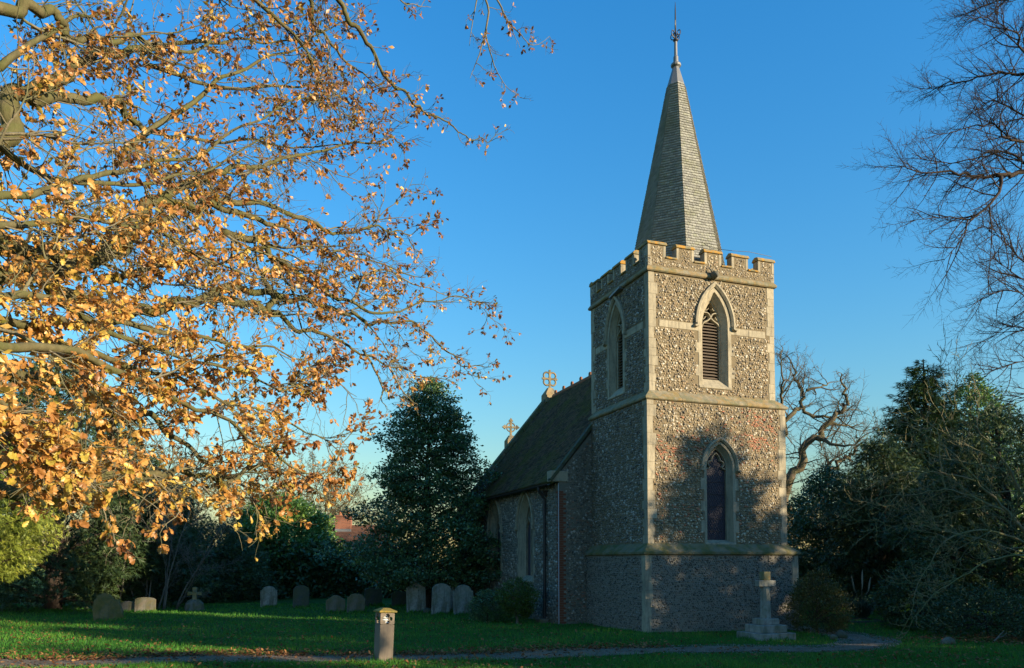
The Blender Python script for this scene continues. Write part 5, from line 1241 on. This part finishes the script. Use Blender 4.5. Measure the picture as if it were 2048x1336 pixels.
sp_t = spruce((X(1856, 34), 34, 0), 11.0, 3.5, "dark pointed conifer to the right of the tower", 38)
pos, out, cl, _c = crown_pts(1200, 17, .2, [(.4, 2.5), (2, 2.7), (4, 2.45), (6, 1.95), (8, 1.2), (9.6, .5), (10.6, .05)], .3, .4, .4, 138)
foliage("inner_crown", pos, out, cl, .26, M['spruce_leaf'], sp_t, SPRAY, .15, 138)
leafy_tree("holly_tree", "lighter green holly behind the conifer near the right edge", "tree", (X(1955, 37), 37, 0), 11.0,
    [(.5, 2.0), (3, 2.6), (5.5, 2.4), (7.5, 1.9), (9.4, 1.3), (10.4, .6), (11, .1)], 1900, 18, .18, M['laurel_leaf'], .15, M['dark_bark'], 39, shell=.35, lump=.3, trunk_r=.18, limbs=90)
leafy_tree("holly_tree", "low dark holly between the tower and the pointed conifer", "tree", (X(1655, 36), 36, 0), 6.4,
    [(.3, 1.7), (1.5, 2.3), (3.2, 2.3), (4.6, 1.7), (5.7, .9), (6.4, .1)], 1900, 20, .18, M['holly_leaf'], .13, M['dark_bark'], 40, shell=.45, lump=.3, trunk_r=.14, limbs=60)
leafy_tree("yew_tree", "dark yew hanging low behind the pampas grass", "tree", (X(1765, 32), 32, 0), 7.2,
    [(.9, 1.6), (2, 2.1), (4, 2.0), (5.5, 1.4), (6.6, .8), (7.2, .1)], 1300, 17, .2, M['yew_leaf'], .26, M['dark_bark'], 41, SPRAY, shell=.5, lump=.3, droop=.3, trunk_r=.2, limbs=50)
leafy_tree("yew_tree", "broad dark yew at the right edge behind the leafless shrub", "tree", (X(2010, 27), 27, 0), 7.4,
    [(.1, 2.6), (1.5, 3.4), (3.5, 3.3), (5.2, 2.4), (6.6, 1.2), (7.4, .2)], 1800, 18, .22, M['yew_leaf'], .26, M['dark_bark'], 42, SPRAY, shell=.6, lump=.25, droop=.1, trunk_r=.26, limbs=50)
leafy_tree("dark_bush", "round very dark bush beside the path below the leafless shrub", "bush", (X(1830, 23.5), 23.5, 0), 2.1,
    [(.0, .85), (.5, 1.15), (1.1, 1.1), (1.7, .7), (2.1, .1)], 420, 22, .09, M['yew_leaf'], .085, M['dark_bark'], 43, shell=.55, lump=.2, trunk_r=.05, limbs=20)
leafy_tree("undergrowth", "dark tangled undergrowth along the right edge of the lawn", "bush", (X(1985, 20.8), 21.2, 0), 1.3,
    [(.0, 1.5), (.4, 1.7), (.9, 1.2), (1.3, .3)], 420, 22, .1, M['yew_leaf'], .075, M['dark_bark'], 44, shell=.4, lump=.35, trunk_r=.04, limbs=40)
leafy_tree("round_bush", "round brownish green bush at the foot of the tower beside the memorial cross", "bush", (8.75, 22.3, 0), 1.75,
    [(.05, .6), (.4, .82), (.9, .84), (1.35, .62), (1.75, .1)], 520, 22, .075, M['bush_leaf'], .055, M['dark_bark'], 45, shell=.5, lump=.15, trunk_r=.04, limbs=60, droop=-.6)
leafy_tree("box_bush", "small yellow green bush leaning on a pale stem below the nave windows", "bush", (X(1034, 26.0), 26.0, 0), 1.45,
    [(.2, .35), (.6, .62), (1.0, .66), (1.25, .42), (1.45, .08)], 420, 22, .07, M['box_leaf'], .06, M['pale_bark'], 46, shell=.4, lump=.2, trunk_r=.055, limbs=40)
leafy_tree("box_bush", "low dark bush between the pale stemmed bush and the gravestones", "bush", (X(975, 26.8), 26.8, 0), 1.05,
    [(.0, .5), (.4, .72), (.75, .55), (1.05, .1)], 260, 22, .07, M['holly_leaf'], .06, M['dark_bark'], 47, shell=.4, lump=.25, trunk_r=.04, limbs=20)
# pale-stemmed bare shrub on the left
cfg_s = dict(seg=[6, 4, 3, 2], wander=[.10, .2, .26, .3], grav=[.02, .03, .03, .03], kids=[5, 4, 3, 0], ang=[(20, 45), (25, 55), (30, 60), (30, 60)], len=[.5, .5, .5, .5], rad=[.55, .6, .6, .6], rmin=.006, L0=2.0, t0=.3, pull=(0, 0, .3))
SB = Vector((X(330, 34), 34, 0)); sl_ = []
for bx_, tx, ty in ((245, 250, 1080), (268, 258, 1090), (285, 305, 1100), (322, 345, 1060), (352, 420, 1090), (358, 450, 1060), (300, 330, 1030), (340, 380, 1020)):
    b0 = Vector((X(bx_, 34), 34 + rnd.uniform(-.5, .5), -.05)); e_ = at(tx, ty, 34 + rnd.uniform(-1, 1)); sl_.append(([b0, b0.lerp(e_, .4) + Vector((rnd.uniform(-.15, .15), 0, .1)), e_], .045, .016))
sh_ = bare_tree("bare_shrub", "leafless shrub with several pale leaning stems in front of the dark yews", SB, [SB + Vector((0, 0, -.2)), SB + Vector((.05, 0, .4)), SB + Vector((.1, 0, .9)), SB + Vector((.12, 0, 1.6))], .06, .03, sl_, M['pale_bark'], cfg_s, 1.2, .014, seed=17); sh_["category"] = "shrub"
# trees beyond the churchyard
cfg_f = dict(seg=[4, 3, 2], wander=[.2, .26, .3], grav=[.04, .03, .02], kids=[5, 5, 0], ang=[(25, 55), (30, 60), (30, 60)], len=[.5, .5, .5], rad=[.6, .6, .6], rmin=.016, L0=3.2, t0=.2, pull=(0, 0, .35))
def far_tree(name, label, px, Y, H, spread, nl, leaves, seed, bark=M['far_bark'], r=.2):
    rnd.seed(seed); b = Vector((X(px, Y), Y, 0)); L = []
    for i in range(nl):
        a = rnd.uniform(0, 6.28); z0 = H * rnd.uniform(.15, .55); e_ = b + Vector((math.cos(a) * spread * rnd.uniform(.4, 1), math.sin(a) * spread * .7, H * rnd.uniform(.55, .92)))
        s_ = b + Vector((0, 0, z0)); L.append(([s_, s_.lerp(e_, .45) + Vector((0, 0, .25)), e_], r * .4, .03))
    return bare_tree(name, label, b, [b + Vector((0, 0, -.2)), b + Vector((.1, 0, H * .3)), b + Vector((0, 0, H * .6)), b + Vector((.1, 0, H * .85))], r, .05, L, bark, cfg_f, .85, .035, "trees beyond the churchyard", leaves, seed=seed)
far_tree("birch_tree", "thin yellowing tree seen through the oak just right of the massive yew", 245, 60, 12.5, 2.8, 10, (M['autumn_leaf'], .15, .75, 2), 51)
far_tree("autumn_tree", "sparse yellow brown tree behind the lower yew", 350, 66, 10.5, 3.4, 10, (M['autumn_leaf'], .16, .8, 3), 52)
far_tree("autumn_tree", "twiggy brown tree behind the top of the domed laurel", 520, 72, 10.2, 4.2, 14, (M['autumn_leaf'], .15, .7, 2), 53)
far_tree("autumn_tree", "bushy brown tree directly behind the brick chimney", 650, 82, 12.0, 5.0, 16, (M['autumn_leaf'], .16, .7, 2), 54)
far_tree("autumn_tree", "brown tree standing farthest off, right of the brick chimney", 760, 88, 8.6, 4.2, 10, (M['autumn_leaf'], .16, .6, 2), 55)
far_tree("autumn_tree", "leafy brown tree low behind the dark holly right of the tower", 1640, 75, 7.5, 5, 10, (M['autumn_leaf'], .16, .7, 3), 56)

# distant hedge line closing the view
pos, out, cl, _ = crown_pts(1200, 10, .45, [(0, 1.0), (2.5, 1.0), (3.4, .2)], .3, .3, .7, 77); pos[:, 0] = nr.uniform(-70, 70, len(pos) // 10).repeat(10) + pos[:, 0]; pos[:, 1] += 97
o = foliage("hedge", pos, out, cl, .55, M['yew_leaf'], None, LEAF2, 0, 77); tag(o, "distant dark hedge along the field beyond the churchyard", "hedge")
pos, out, cl, _ = crown_pts(1600, 12, .3, [(0, .9), (2.2, .9), (3.1, .2)], .3, .3, .7, 78); pos[:, 0] = nr.uniform(-24, -5, len(pos) // 12).repeat(12) + pos[:, 0]; pos[:, 1] += 44
o = foliage("hedge", pos, out, cl, .28, M['yew_leaf'], None, LEAF2, 0, 78); tag(o, "dark boundary hedge behind the yews and the domed laurel", "hedge")

# trees standing outside the picture on the sunny side: their crowns shade the lawn and the foot of the tower
def sun_pos(s_, p): return SP * s_ + SH * p
def shade_tree(label, s_, p, H, rad, n, seed, low=.6, lf='yew_leaf'):
    q = sun_pos(s_, p)
    leafy_tree("evergreen_tree", label, "tree", (q.x, q.y, 0), H, [(low, rad * .8), (H * .25, rad), (H * .55, rad * .9), (H * .8, rad * .6), (H, .1)], int(n * .95), 16, .28, M[lf], .34, M['dark_bark'], seed, LEAF2, shell=.2, lump=.35, trunk_r=.25, limbs=30, group="evergreens along the sunny boundary")
shade_tree("broad evergreen on the sunny boundary in line with the tower", 23.2, 21, 12.6, 2.4, 760, 61)
shade_tree("evergreen on the sunny boundary in line with the tower's far corner", 27.2, 20, 14.4, 2.4, 800, 62)
shade_tree("tall evergreen on the sunny boundary in line with the left yews", 18.2, 22, 17.5, 2.9, 2200, 63)
shade_tree("evergreen on the sunny boundary in line with the bollard", 14.2, 22, 12.0, 1.7, 650, 64)
shade_tree("evergreen on the sunny boundary in line with the left lawn", 10.9, 23, 10.2, 1.4, 420, 65)
shade_tree("small evergreen on the sunny boundary nearest the viewer", 7.4, 22, 8.6, 1.7, 600, 66)
shade_tree("evergreen on the sunny boundary in line with the nave", 32.5, 20, 12.0, 2.8, 520, 67)

# ------------------------------------------------------------------ gravestones and other things
STONES = []
def gravestone(px0, px1, py0, py1, shape, mat, label, tilt=0.0, lean=0.0, rz=0.33, th=.11, wide=None):
    b = ground((px0 + px1) / 2, py1); Y = b.y; w = (px1 - px0) / FPX * Y * (1 / max(.6, math.cos(rz - .0))); h = (py1 - py0) / FPX * Y
    hw = w / 2; e = .12
    if shape == 'round':  out = [(-hw, -e), (hw, -e), (hw, h - hw * .62)] + [(hw * math.cos(a), h - hw * .62 + hw * .62 * math.sin(a)) for a in np.linspace(.15, math.pi - .15, 9)] + [(-hw, h - hw * .62)]
    elif shape == 'segment': out = [(-hw, -e), (hw, -e), (hw, h - .09)] + [(hw * .92 * math.cos(a), h - .08 + .08 * math.sin(a)) for a in np.linspace(.1, math.pi - .1, 7)] + [(-hw, h - .09)]
    elif shape == 'point':  out = [(-hw, -e), (hw, -e), (hw, h * .72), (hw * .6, h * .86), (hw * .18, h), (-hw * .18, h), (-hw * .6, h * .86), (-hw, h * .72)]
    elif shape == 'ogee':   out = [(-hw, -e), (hw, -e), (hw, h * .84), (hw * .72, h * .865), (hw * .4, h * .92), (hw * .14, h * .985), (0, h), (-hw * .14, h * .985), (-hw * .4, h * .92), (-hw * .72, h * .865), (-hw, h * .84)]
    elif shape == 'shoulder': out = [(-hw, -e), (hw, -e), (hw * 1.02, h * .80), (hw * .82, h * .80), (hw * .78, h * .86)] + [(hw * .74 * math.cos(a), h * .86 + h * .14 * math.sin(a)) for a in np.linspace(.2, math.pi - .2, 7)] + [(-hw * .78, h * .86), (-hw * .82, h * .80), (-hw * 1.02, h * .80)]
    elif shape == 'rough': out = [(-hw * .82, -e), (hw * .98, -e), (hw * .9, h * .35), (hw * .72, h * .62), (hw * .7, h * .74), (hw * .35, h * .78), (hw * .1, h * .95), (-hw * .25, h), (-hw * .6, h * .93), (-hw * .86, h * .72), (-hw * .95, h * .4)]
    m = MB(); m.prism([(x, -th / 2, z) for x, z in out], (0, th, 0))
    o = m.build("gravestone", mat, None, bevel=.012); o.location = (b.x, b.y, float(gz(b.x, b.y))); o.rotation_euler = (tilt + rnd.uniform(-.06, .06), lean + rnd.uniform(-.035, .035), rz + rnd.uniform(-.15, .15)); STONES.append((b.x, b.y, w))
    return tag(o, label, "gravestone", "gravestones in the churchyard")
gravestone(187, 245, 1186, 1241, 'rough', M['grave_moss'], "big mossy rough-edged gravestone leaning on the left lawn", -.1, -.07, .15, .16)
gravestone(238, 274, 1201, 1223, 'round', M['grave'], "low round-topped gravestone half hidden behind the big mossy one", 0, .06, .2)
gravestone(271, 309, 1193, 1223, 'segment', M['grave'], "squat grey gravestone with flat curved top near the big mossy one", -.03, 0, .2)
gravestone(522, 553, 1174, 1215, 'shoulder', M['grave_light'], "tall pale streaked gravestone below the domed laurel", 0, -.04, .2)
gravestone(586, 617, 1172, 1216, 'round', M['grave_dark'], "nearly black round-topped gravestone below the domed laurel", 0, 0, .2)
gravestone(653, 690, 1190, 1224, 'point', M['grave'], "short grey gravestone with a blunt pointed top", .02, 0, .25)
gravestone(694, 728, 1187, 1224, 'shoulder', M['grave'], "grey gravestone just left of the wooden bollard's top", 0, .03, .25)
gravestone(729, 763, 1174, 1211, 'segment', M['grave_dark'], "dark straight gravestone directly behind the wooden bollard", 0, .02, .25)
gravestone(784, 814, 1183, 1212, 'segment', M['grave_dark'], "small dark gravestone deep under the holly, right of the bollard", 0, 0, .25)
gravestone(814, 851, 1167, 1226, 'ogee', M['grave_light'], "pale blue grey gravestone with an ogee peak, the first right of the bollard", 0, 0, .28)
gravestone(863, 899, 1168, 1229, 'round', M['grave_light'], "tall streaked round-topped gravestone leaning slightly, left of its close neighbour", .03, .04, .3)
gravestone(892, 916, 1172, 1224, 'segment', M['grave_light'], "narrow pale gravestone squeezed behind two taller stones", 0, 0, .3)
gravestone(908, 946, 1170, 1229, 'shoulder', M['grave_light'], "pale shouldered gravestone nearest to the bushes by the nave", 0, -.01, .3)
# little cross on a rocky mound
b = ground(389, 1219); k = b.y / FPX
cr_ = empty("cross_grave", (b.x, b.y, 0), .1, "small lichen-spotted stone cross standing on a rocky mound", "gravestone")
m = MB(); rings = []
for z, r in ((-.1, .44), (.1, .42), (.25, .34), (.38, .24), (.44, .10)): rings.append([(r * math.cos(a) * rnd.uniform(.85, 1.12), r * .8 * math.sin(a) * rnd.uniform(.85, 1.12), z + rnd.uniform(-.03, .03)) for a in np.arange(10) / 10 * 2 * math.pi])
m.loft(rings, True, True); m.build("mound", M['grave'], cr_)
m = MB(); a_, L_, t_ = .085, .29, .06
z0, z1, zt = .36, .68, .95
m.prism([(-a_, -t_, z0), (a_, -t_, z0), (a_, -t_, z1 - a_ * .6), (L_, -t_, z1 - a_), (L_, -t_, z1 + a_), (a_, -t_, z1 + a_ * .7), (a_ * 1.1, -t_, zt), (-a_ * 1.1, -t_, zt), (-a_, -t_, z1 + a_ * .7), (-L_, -t_, z1 + a_), (-L_, -t_, z1 - a_), (-a_, -t_, z1 - a_ * .6)], (0, 2 * t_, 0)); m.build("cross", M['memorial_top'], cr_, bevel=.015)
# memorial cross by the tower
b = ground(1532, 1277); mem = empty("memorial_cross", (b.x, b.y, 0), R(19.9), "stone memorial cross on stepped blocks in front of the tower", "memorial")
st = 76.5
block("step", (-.56, -.50, -.06), (.56, .5, .17), M['memorial'], mem, .012)
block("step", (-.40, -.36, .172), (.40, .36, .37), M['memorial'], mem, .012)
block("plinth", (-.25, -.23, .372), (.25, .23, .53), M['memorial'], mem, .012)
m = MB(); m.loft([[(sx * w, sy * w, z) for sx, sy in ((-1, -.45), (-.45, -1), (.45, -1), (1, -.45), (1, .45), (.45, 1), (-.45, 1), (-1, .45))] for w, z in ((.135, .532), (.125, .62), (.108, 1.36))], True, True); m.build("shaft", M['memorial'], mem)
m = MB(); m.box((-.27, -.095, 1.362), (.27, .095, 1.53)); m.build("arms", M['memorial'], mem, bevel=.015)
m = MB(); m.loft([[(sx * w, sy * w * .85, z) for sx, sy in ((-1, -1), (1, -1), (1, 1), (-1, 1))] for w, z in ((.11, 1.532), (.112, 1.76))], True, True); m.build("head", M['memorial_top'], mem, bevel=.015)
# wooden light bollard
b = ground(766, 1322); bol = empty("bollard", (b.x, b.y, 0), R(24), "square wooden light bollard with quatrefoil opening beside the path", "bollard")
bol.rotation_euler = (0, R(2.2), R(30))
hw = .152; Hb = 1.0; zc = .86
m = MB(); m.box((-hw, -hw, -.2), (hw, hw, .74)); m.build("post", M['post'], bol, bevel=.008)
# hollow head: four corner strips, plates with quatrefoil holes
def quatre(c, r, n=8):
    pts = []
    for k in range(4):
        a0 = math.pi / 2 * k; cx_, cz_ = c[0] + r * .62 * math.cos(a0), c[1] + r * .62 * math.sin(a0)
        for i in range(n): 
            a = a0 - R(118) + R(236) * i / (n - 1); pts.append((cx_ + r * .46 * math.cos(a), cz_ + r * .46 * math.sin(a)))
    return pts
def plate(face):
    q = quatre((0, zc), .1); n = len(q); m = MB(); z0, z1 = .745, .985
    sq = []
    for x, z in q:
        a = math.atan2(z - zc, x); dx, dz = math.cos(a), math.sin(a)
        t = min((hw - .002) / abs(dx) if abs(dx) > 1e-6 else 9, ((z1 - zc) if dz > 0 else (zc - z0)) / abs(dz) if abs(dz) > 1e-6 else 9); sq.append((dx * t, zc + dz * t))
    def tr(x, y, z):
        return {0: (x, y, z), 1: (-y, x, z), 2: (-x, -y, z), 3: (y, -x, z)}[face]
    rg = [[tr(x, -hw, z) for x, z in sq], [tr(x, -hw, z) for x, z in q], [tr(x, -hw + .035, z) for x, z in q], [tr(x * .98, -hw + .035, z) for x, z in sq]]
    m.loft(rg, True); m.build("head_panel", M['post'], bol)
for k in range(4): plate(k)
for i in range(4):
    z = .775 + i * .05; m = MB(); n = 12
    m.loft([[(r * math.cos(2 * math.pi * k / n), r * math.sin(2 * math.pi * k / n), zz) for k in range(n)] for r, zz in ((.03, z), (.095, z), (.05, z + .035), (.03, z + .035))], True, True); m.build("reflector_ring", M['reflector'], bol)
m = MB(); m.loft([[(sx * w, sy * w, z) for sx, sy in ((-1, -1), (1, -1), (1, 1), (-1, 1))] for w, z in ((.19, .988), (.19, 1.02), (.07, 1.075))], True, True); m.build("cap", M['postcap'], bol, bevel=.006)

# brick house beyond the hedge
hY = 68; hx = X(690, hY); hp = Vector((hx, hY, 0))
hs_ = empty("brick_house", hp, R(6), "brick house with tiled roof and tall chimney beyond the churchyard", "house")
ez_, rz2 = 3.2, 5.3
m = MB(); m.box((-1.7, -2.2, -.2), (3.2, 2.8, ez_)); m.build("wall", M['brickwall'], hs_)
m = MB(); m.loft([[(x, -2.6, ez_ - .1), (x, .3, rz2), (x, 3.2, ez_ - .1), (x, 3.2, ez_ - .22), (x, .3, rz2 - .14), (x, -2.6, ez_ - .22)] for x in (-1.9, 3.4)], True, True); hr = m.build("roof", M['house_roof'], hs_)
for j in range(16):
    t = j / 16; m = MB(); m.box((-1.92, -2.62 + 2.9 * t, ez_ - .075 + (rz2 - ez_ + .1) * t), (3.42, -2.62 + 2.9 * t + .19, ez_ - .035 + (rz2 - ez_ + .1) * t)); m.build("tile_course", M['house_roof'], hr)
ch = MB(); cx0 = X(687, hY) - hx
ch.box((cx0 - .66, -.5, 4.4), (cx0 + .66, .7, 6.0)); ch.box((cx0 - .72, -.56, 6.0), (cx0 + .72, .76, 6.12)); chm = ch.build("chimney", M['brickwall'], hs_)
for dx in (-.32, .35):
    m = MB(); m.tube([(cx0 + dx, .1, 6.1), (cx0 + dx, .1, 6.2), (cx0 + dx, .1, 6.5), (cx0 + dx, .1, 6.55)], [.17, .15, .12, .15], 10); m.build("chimney_pot", M['ridge'], chm)
block("flashing", (cx0 - .70, -.55, 4.62), (cx0 + .70, -.49, 4.92), M['lead'], chm, .01)
for wx in (-1.2, 1.4):
    f_ = block("window", (wx, -2.26, 1.0), (wx + 1.3, -2.19, 2.3), M['reflector'], hs_, .01)
    block("pane", (wx + .08, -2.275, 1.08), (wx + 1.22, -2.262, 2.22), M['glass'], f_, .0)

# pampas grass, kerb, stones, fallen twig
b = ground(1738, 1243); pam = empty("pampas_grass", (b.x, b.y + .6, 0), 0, "arching pampas grass clump with dry plumes beside the far path", "plant")
L = []
for i in range(520):
    a = rnd.uniform(0, 6.28); d = Vector((math.cos(a) * .5, math.sin(a) * .5, 1)).normalized()
    pts, _ = path3(Vector((math.cos(a) * .12, math.sin(a) * .12, 0)), d, rnd.uniform(.8, 1.35), 6, .05, -.16); L.append((pts, .008, .002))
v, f = tubes_np(L, 3); np_mesh("blades", v, f, M['pampas'], pam, rv=nr.random(len(v)), kind="stuff")
for dx, hgt in ((-.15, 1.55), (.05, 1.75), (.2, 1.5)):
    m = MB(); m.tube([(dx * .3, 0, 0), (dx, 0, hgt * .6), (dx * 1.4, 0, hgt * .68), (dx * 1.6, .02, hgt * .8), (dx * 1.8, .03, hgt * .93), (dx * 1.95, .03, hgt)], [.006, .006, .022, .032, .02, .003], 7); m.build("plume", M['plume'], pam, smooth=True, rv=rnd.random())
b = ground(1740, 1247); kb = empty("grave_kerb", (b.x, b.y, 0), .15, "low stone kerb round a plot in front of the pampas grass", "kerb")
for a_, c_ in (((-.75, -.06, -.05), (.75, .06, .09)), ((-.75, 1.2, -.05), (.75, 1.32, .09)), ((-.75, .062, -.05), (-.64, 1.198, .085)), ((.64, .062, -.05), (.75, 1.198, .085))): block("kerb_stone", a_, c_, M['grave_dark'], kb, .01)
def boulder(px, py, w, d, h, label, seed, mat=M['grave']):
    q = random.Random(seed); b = ground(px, py); bm = bmesh.new(); bmesh.ops.create_icosphere(bm, subdivisions=3, radius=1)
    for v in bm.verts:
        n = 1 + .16 * math.sin(v.co.x * 3.1 + seed) * math.cos(v.co.y * 2.7) + q.uniform(-.05, .05); v.co = Vector((v.co.x * w * n, v.co.y * d * n, v.co.z * h * n))
    me = bpy.data.meshes.new("stone"); bm.to_mesh(me); bm.free(); me.materials.append(mat); o = bpy.data.objects.new("stone", me); link(o); o.location = (b.x, b.y, h * .35); tag(o, label, "stone", "loose stones")
boulder(1896, 1291, .19, .15, .14, "rounded grey stone lying among the leaves on the right", 1)
boulder(1683, 1276, .16, .13, .15, "lumpy stone at the left edge of the far path", 2, M['grave_dark'])
boulder(1668, 1277, .10, .09, .08, "smaller lumpy stone touching the one at the far path's edge", 3)
boulder(858, 1227, .22, .14, .17, "dark broken stone between two pale gravestones", 4, M['grave_dark'])
b = ground(1985, 1287); tw_ = MB(); tw_.tube([(0, 0, .02), (.14, .02, .14), (.25, .05, .24), (.33, .05, .30)], [.018, .015, .011, .006], 6); tw_.tube([(.14, .02, .14), (.26, 0, .17), (.36, -.02, .28)], [.011, .009, .004], 6)
o = tw_.build("fallen_twig", M['pale_bark']); o.location = b; tag(o, "pale forked twig sticking up from the fallen leaves on the right", "twig")
b = ground(1678, 1252); sd = empty("seedling", (b.x, b.y, 0), 0, "tiny dark seedling on the far lawn right of the round bush", "plant")
m = MB(); m.tube([(0, 0, -.03), (.02, 0, .15), (.03, 0, .3)], [.012, .01, .006], 5); m.build("stem", M['dark_bark'], sd)
g_ = np.random.default_rng(9); P_ = g_.normal(0, .06, (40, 3)) + np.array([.03, 0, .26]); v, f = inst(LEAF2, P_, g_.normal(0, 1, (40, 3)), g_.normal(0, 1, (40, 3)), np.full(40, .08)); np_mesh("foliage", v, f, M['holly_leaf'], sd, rv=g_.random(160))

# ------------------------------------------------------------------ grass, gravel, fallen leaves
def in_church(x, y):
    dx, dy = x - 4.05, y - 22.68; c, s_ = math.cos(R(19.9)), math.sin(R(19.9)); a = dx * c + dy * s_; b = -dx * s_ + dy * c
    return ((a > -.43) & (a < 4.93) & (b > -.43) & (b < 4)) | ((a > -1.42) & (a < 5.95) & (b > 3.48) & (b < 19))
def field(n, y0, y1, margin=1.5, pw=1.0):
    u = nr.random(n) ** pw; y = y0 + (y1 - y0) * u; x = nr.uniform(-.68, .68, n) * y + nr.uniform(-margin, margin, n)
    return x, y
BL = (np.array([(0, -.5, 0), (0, .5, 0), (.0, 0, 1)]), np.array([(0, 1, 2)]))
x, y = field(205000, 13.6, 38, 1, 2.0)
pdist = path_dist(x, y); keep = (pdist > .55 + nr.uniform(-.12, .1, len(x)) + .2 * (x > 0)) & ~in_church(x, y); x, y = x[keep], y[keep]; n = len(x)
tx, ty = [], []
for sx_, sy_, sw_ in STONES + [(mem.location.x, mem.location.y, 1.2), (bol.location.x, bol.location.y, .34)]:
    k_ = int(420 * sw_); th_ = nr.uniform(0, 6.28, k_); rr_ = sw_ * .5 + nr.normal(0, .05, k_); tx.append(sx_ + np.cos(th_) * rr_); ty.append(sy_ + np.sin(th_) * rr_ * (.35 if sw_ != 1.2 else 1))
tx, ty = np.concatenate(tx), np.concatenate(ty); n1 = len(x); x, y = np.concatenate([x, tx]), np.concatenate([y, ty]); n = len(x); tall = np.where(np.arange(n) >= n1, 1.9, 1.0)
hgt = tall * nr.uniform(.035, .085, n) * (1 + .5 * (np.sin(x * 1.7) * np.sin(y * 2.3 + x) > .4)); a = nr.uniform(0, 6.28, n); wd = nr.uniform(.008, .015, n) * (1 + (y - 14) / 14)
bx, by = np.cos(a) * wd / 2, np.sin(a) * wd / 2; z = gz(x, y); lx, ly = nr.normal(0, .03, n), nr.normal(0, .03, n)
v = np.stack([np.stack([x - bx, y - by, z - .005], 1), np.stack([x + bx, y + by, z - .005], 1), np.stack([x + lx, y + ly, z + hgt], 1)], 1).reshape(-1, 3)
o = np_mesh("grass", v, np.arange(3 * n).reshape(-1, 3), M['grass_blade'], None, rv=np.repeat(np.clip(nr.normal(.42, .25, n) + .28 * np.sin(x * .9 + np.sin(y * 1.7)) * np.sin(y * .7 + np.cos(x * 1.3)), 0, 1), 3), kind="stuff"); tag(o, "short green lawn grass of the churchyard", "grass")
# pebbles on the path
idx = nr.integers(0, len(path_c) - 1, 10000); tt = nr.random(len(idx)); P0 = path_np[idx]; P1 = path_np[idx + 1]; tg = P1 - P0; tg /= np.linalg.norm(tg, axis=1, keepdims=True) + 1e-9
off = nr.uniform(-.75, .75, len(idx)); q = P0 + (P1 - P0) * tt[:, None] + np.stack([-tg[:, 1], tg[:, 0]], 1) * off[:, None]
tet = (np.array([(-.5, -.4, -.1), (.5, -.35, -.1), (.1, .5, -.1), (0, 0, .45)]), np.array([(0, 1, 3), (1, 2, 3), (2, 0, 3)]))
v, f = inst(tet, np.concatenate([q, (gz(q[:, 0], q[:, 1]) + .022)[:, None]], 1), np.concatenate([nr.normal(0, 1, (len(q), 2)), np.zeros((len(q), 1))], 1), np.tile([0, 0, 1.0], (len(q), 1)), nr.uniform(.012, .03, len(q)))
o = np_mesh("gravel", v, f, M['pebble'], None, rv=np.repeat(nr.random(len(q)), 4), kind="stuff"); tag(o, "loose gravel on the churchyard path", "gravel")
# fallen leaves: thick along the path on the left, a drift under the shrub on the right, few elsewhere
P_ = []
i0 = nr.integers(0, 62, 4200); b0 = path_np[i0]; P_.append(b0 + np.stack([nr.uniform(-.4, .4, 4200), np.abs(nr.normal(0, .6, 4200)) + .3], 1))
b0 = path_np[nr.integers(0, 70, 500)]; P_.append(b0 + np.stack([nr.uniform(-.5, .5, 500), nr.normal(-.2, .5, 500)], 1))
cxy = ground(2010, 1280); P_.append(np.stack([nr.normal(cxy.x, 1.3, 1900), nr.normal(cxy.y, .55, 1900)], 1))
x, y = field(6500, 13.8, 27, 1, 1.5); kk = (x < 1.5) | (nr.random(len(x)) < .3); x, y = x[kk], y[kk]; P_.append(np.stack([x, y], 1))
cxy = ground(1850, 1320); P_.append(np.stack([nr.normal(cxy.x, 1.6, 500), nr.normal(cxy.y, .8, 500)], 1))
P_ = np.concatenate(P_); P_ = P_[~in_church(P_[:, 0], P_[:, 1])]; n = len(P_)
z = gz(P_[:, 0], P_[:, 1]) + nr.uniform(.02, .075, n)
v, f = inst(mids[1], np.concatenate([P_, z[:, None]], 1), np.concatenate([nr.normal(0, 1, (n, 2)), nr.normal(0, .35, (n, 1))], 1), np.concatenate([nr.normal(0, .5, (n, 2)), np.ones((n, 1))], 1), nr.uniform(.06, .11, n))
o = np_mesh("fallen_leaves", v, f, M['litter'], None, rv=np.repeat(nr.random(n), len(mids[1][0])), kind="stuff"); tag(o, "brown fallen oak leaves scattered over lawn and path", "leaves")
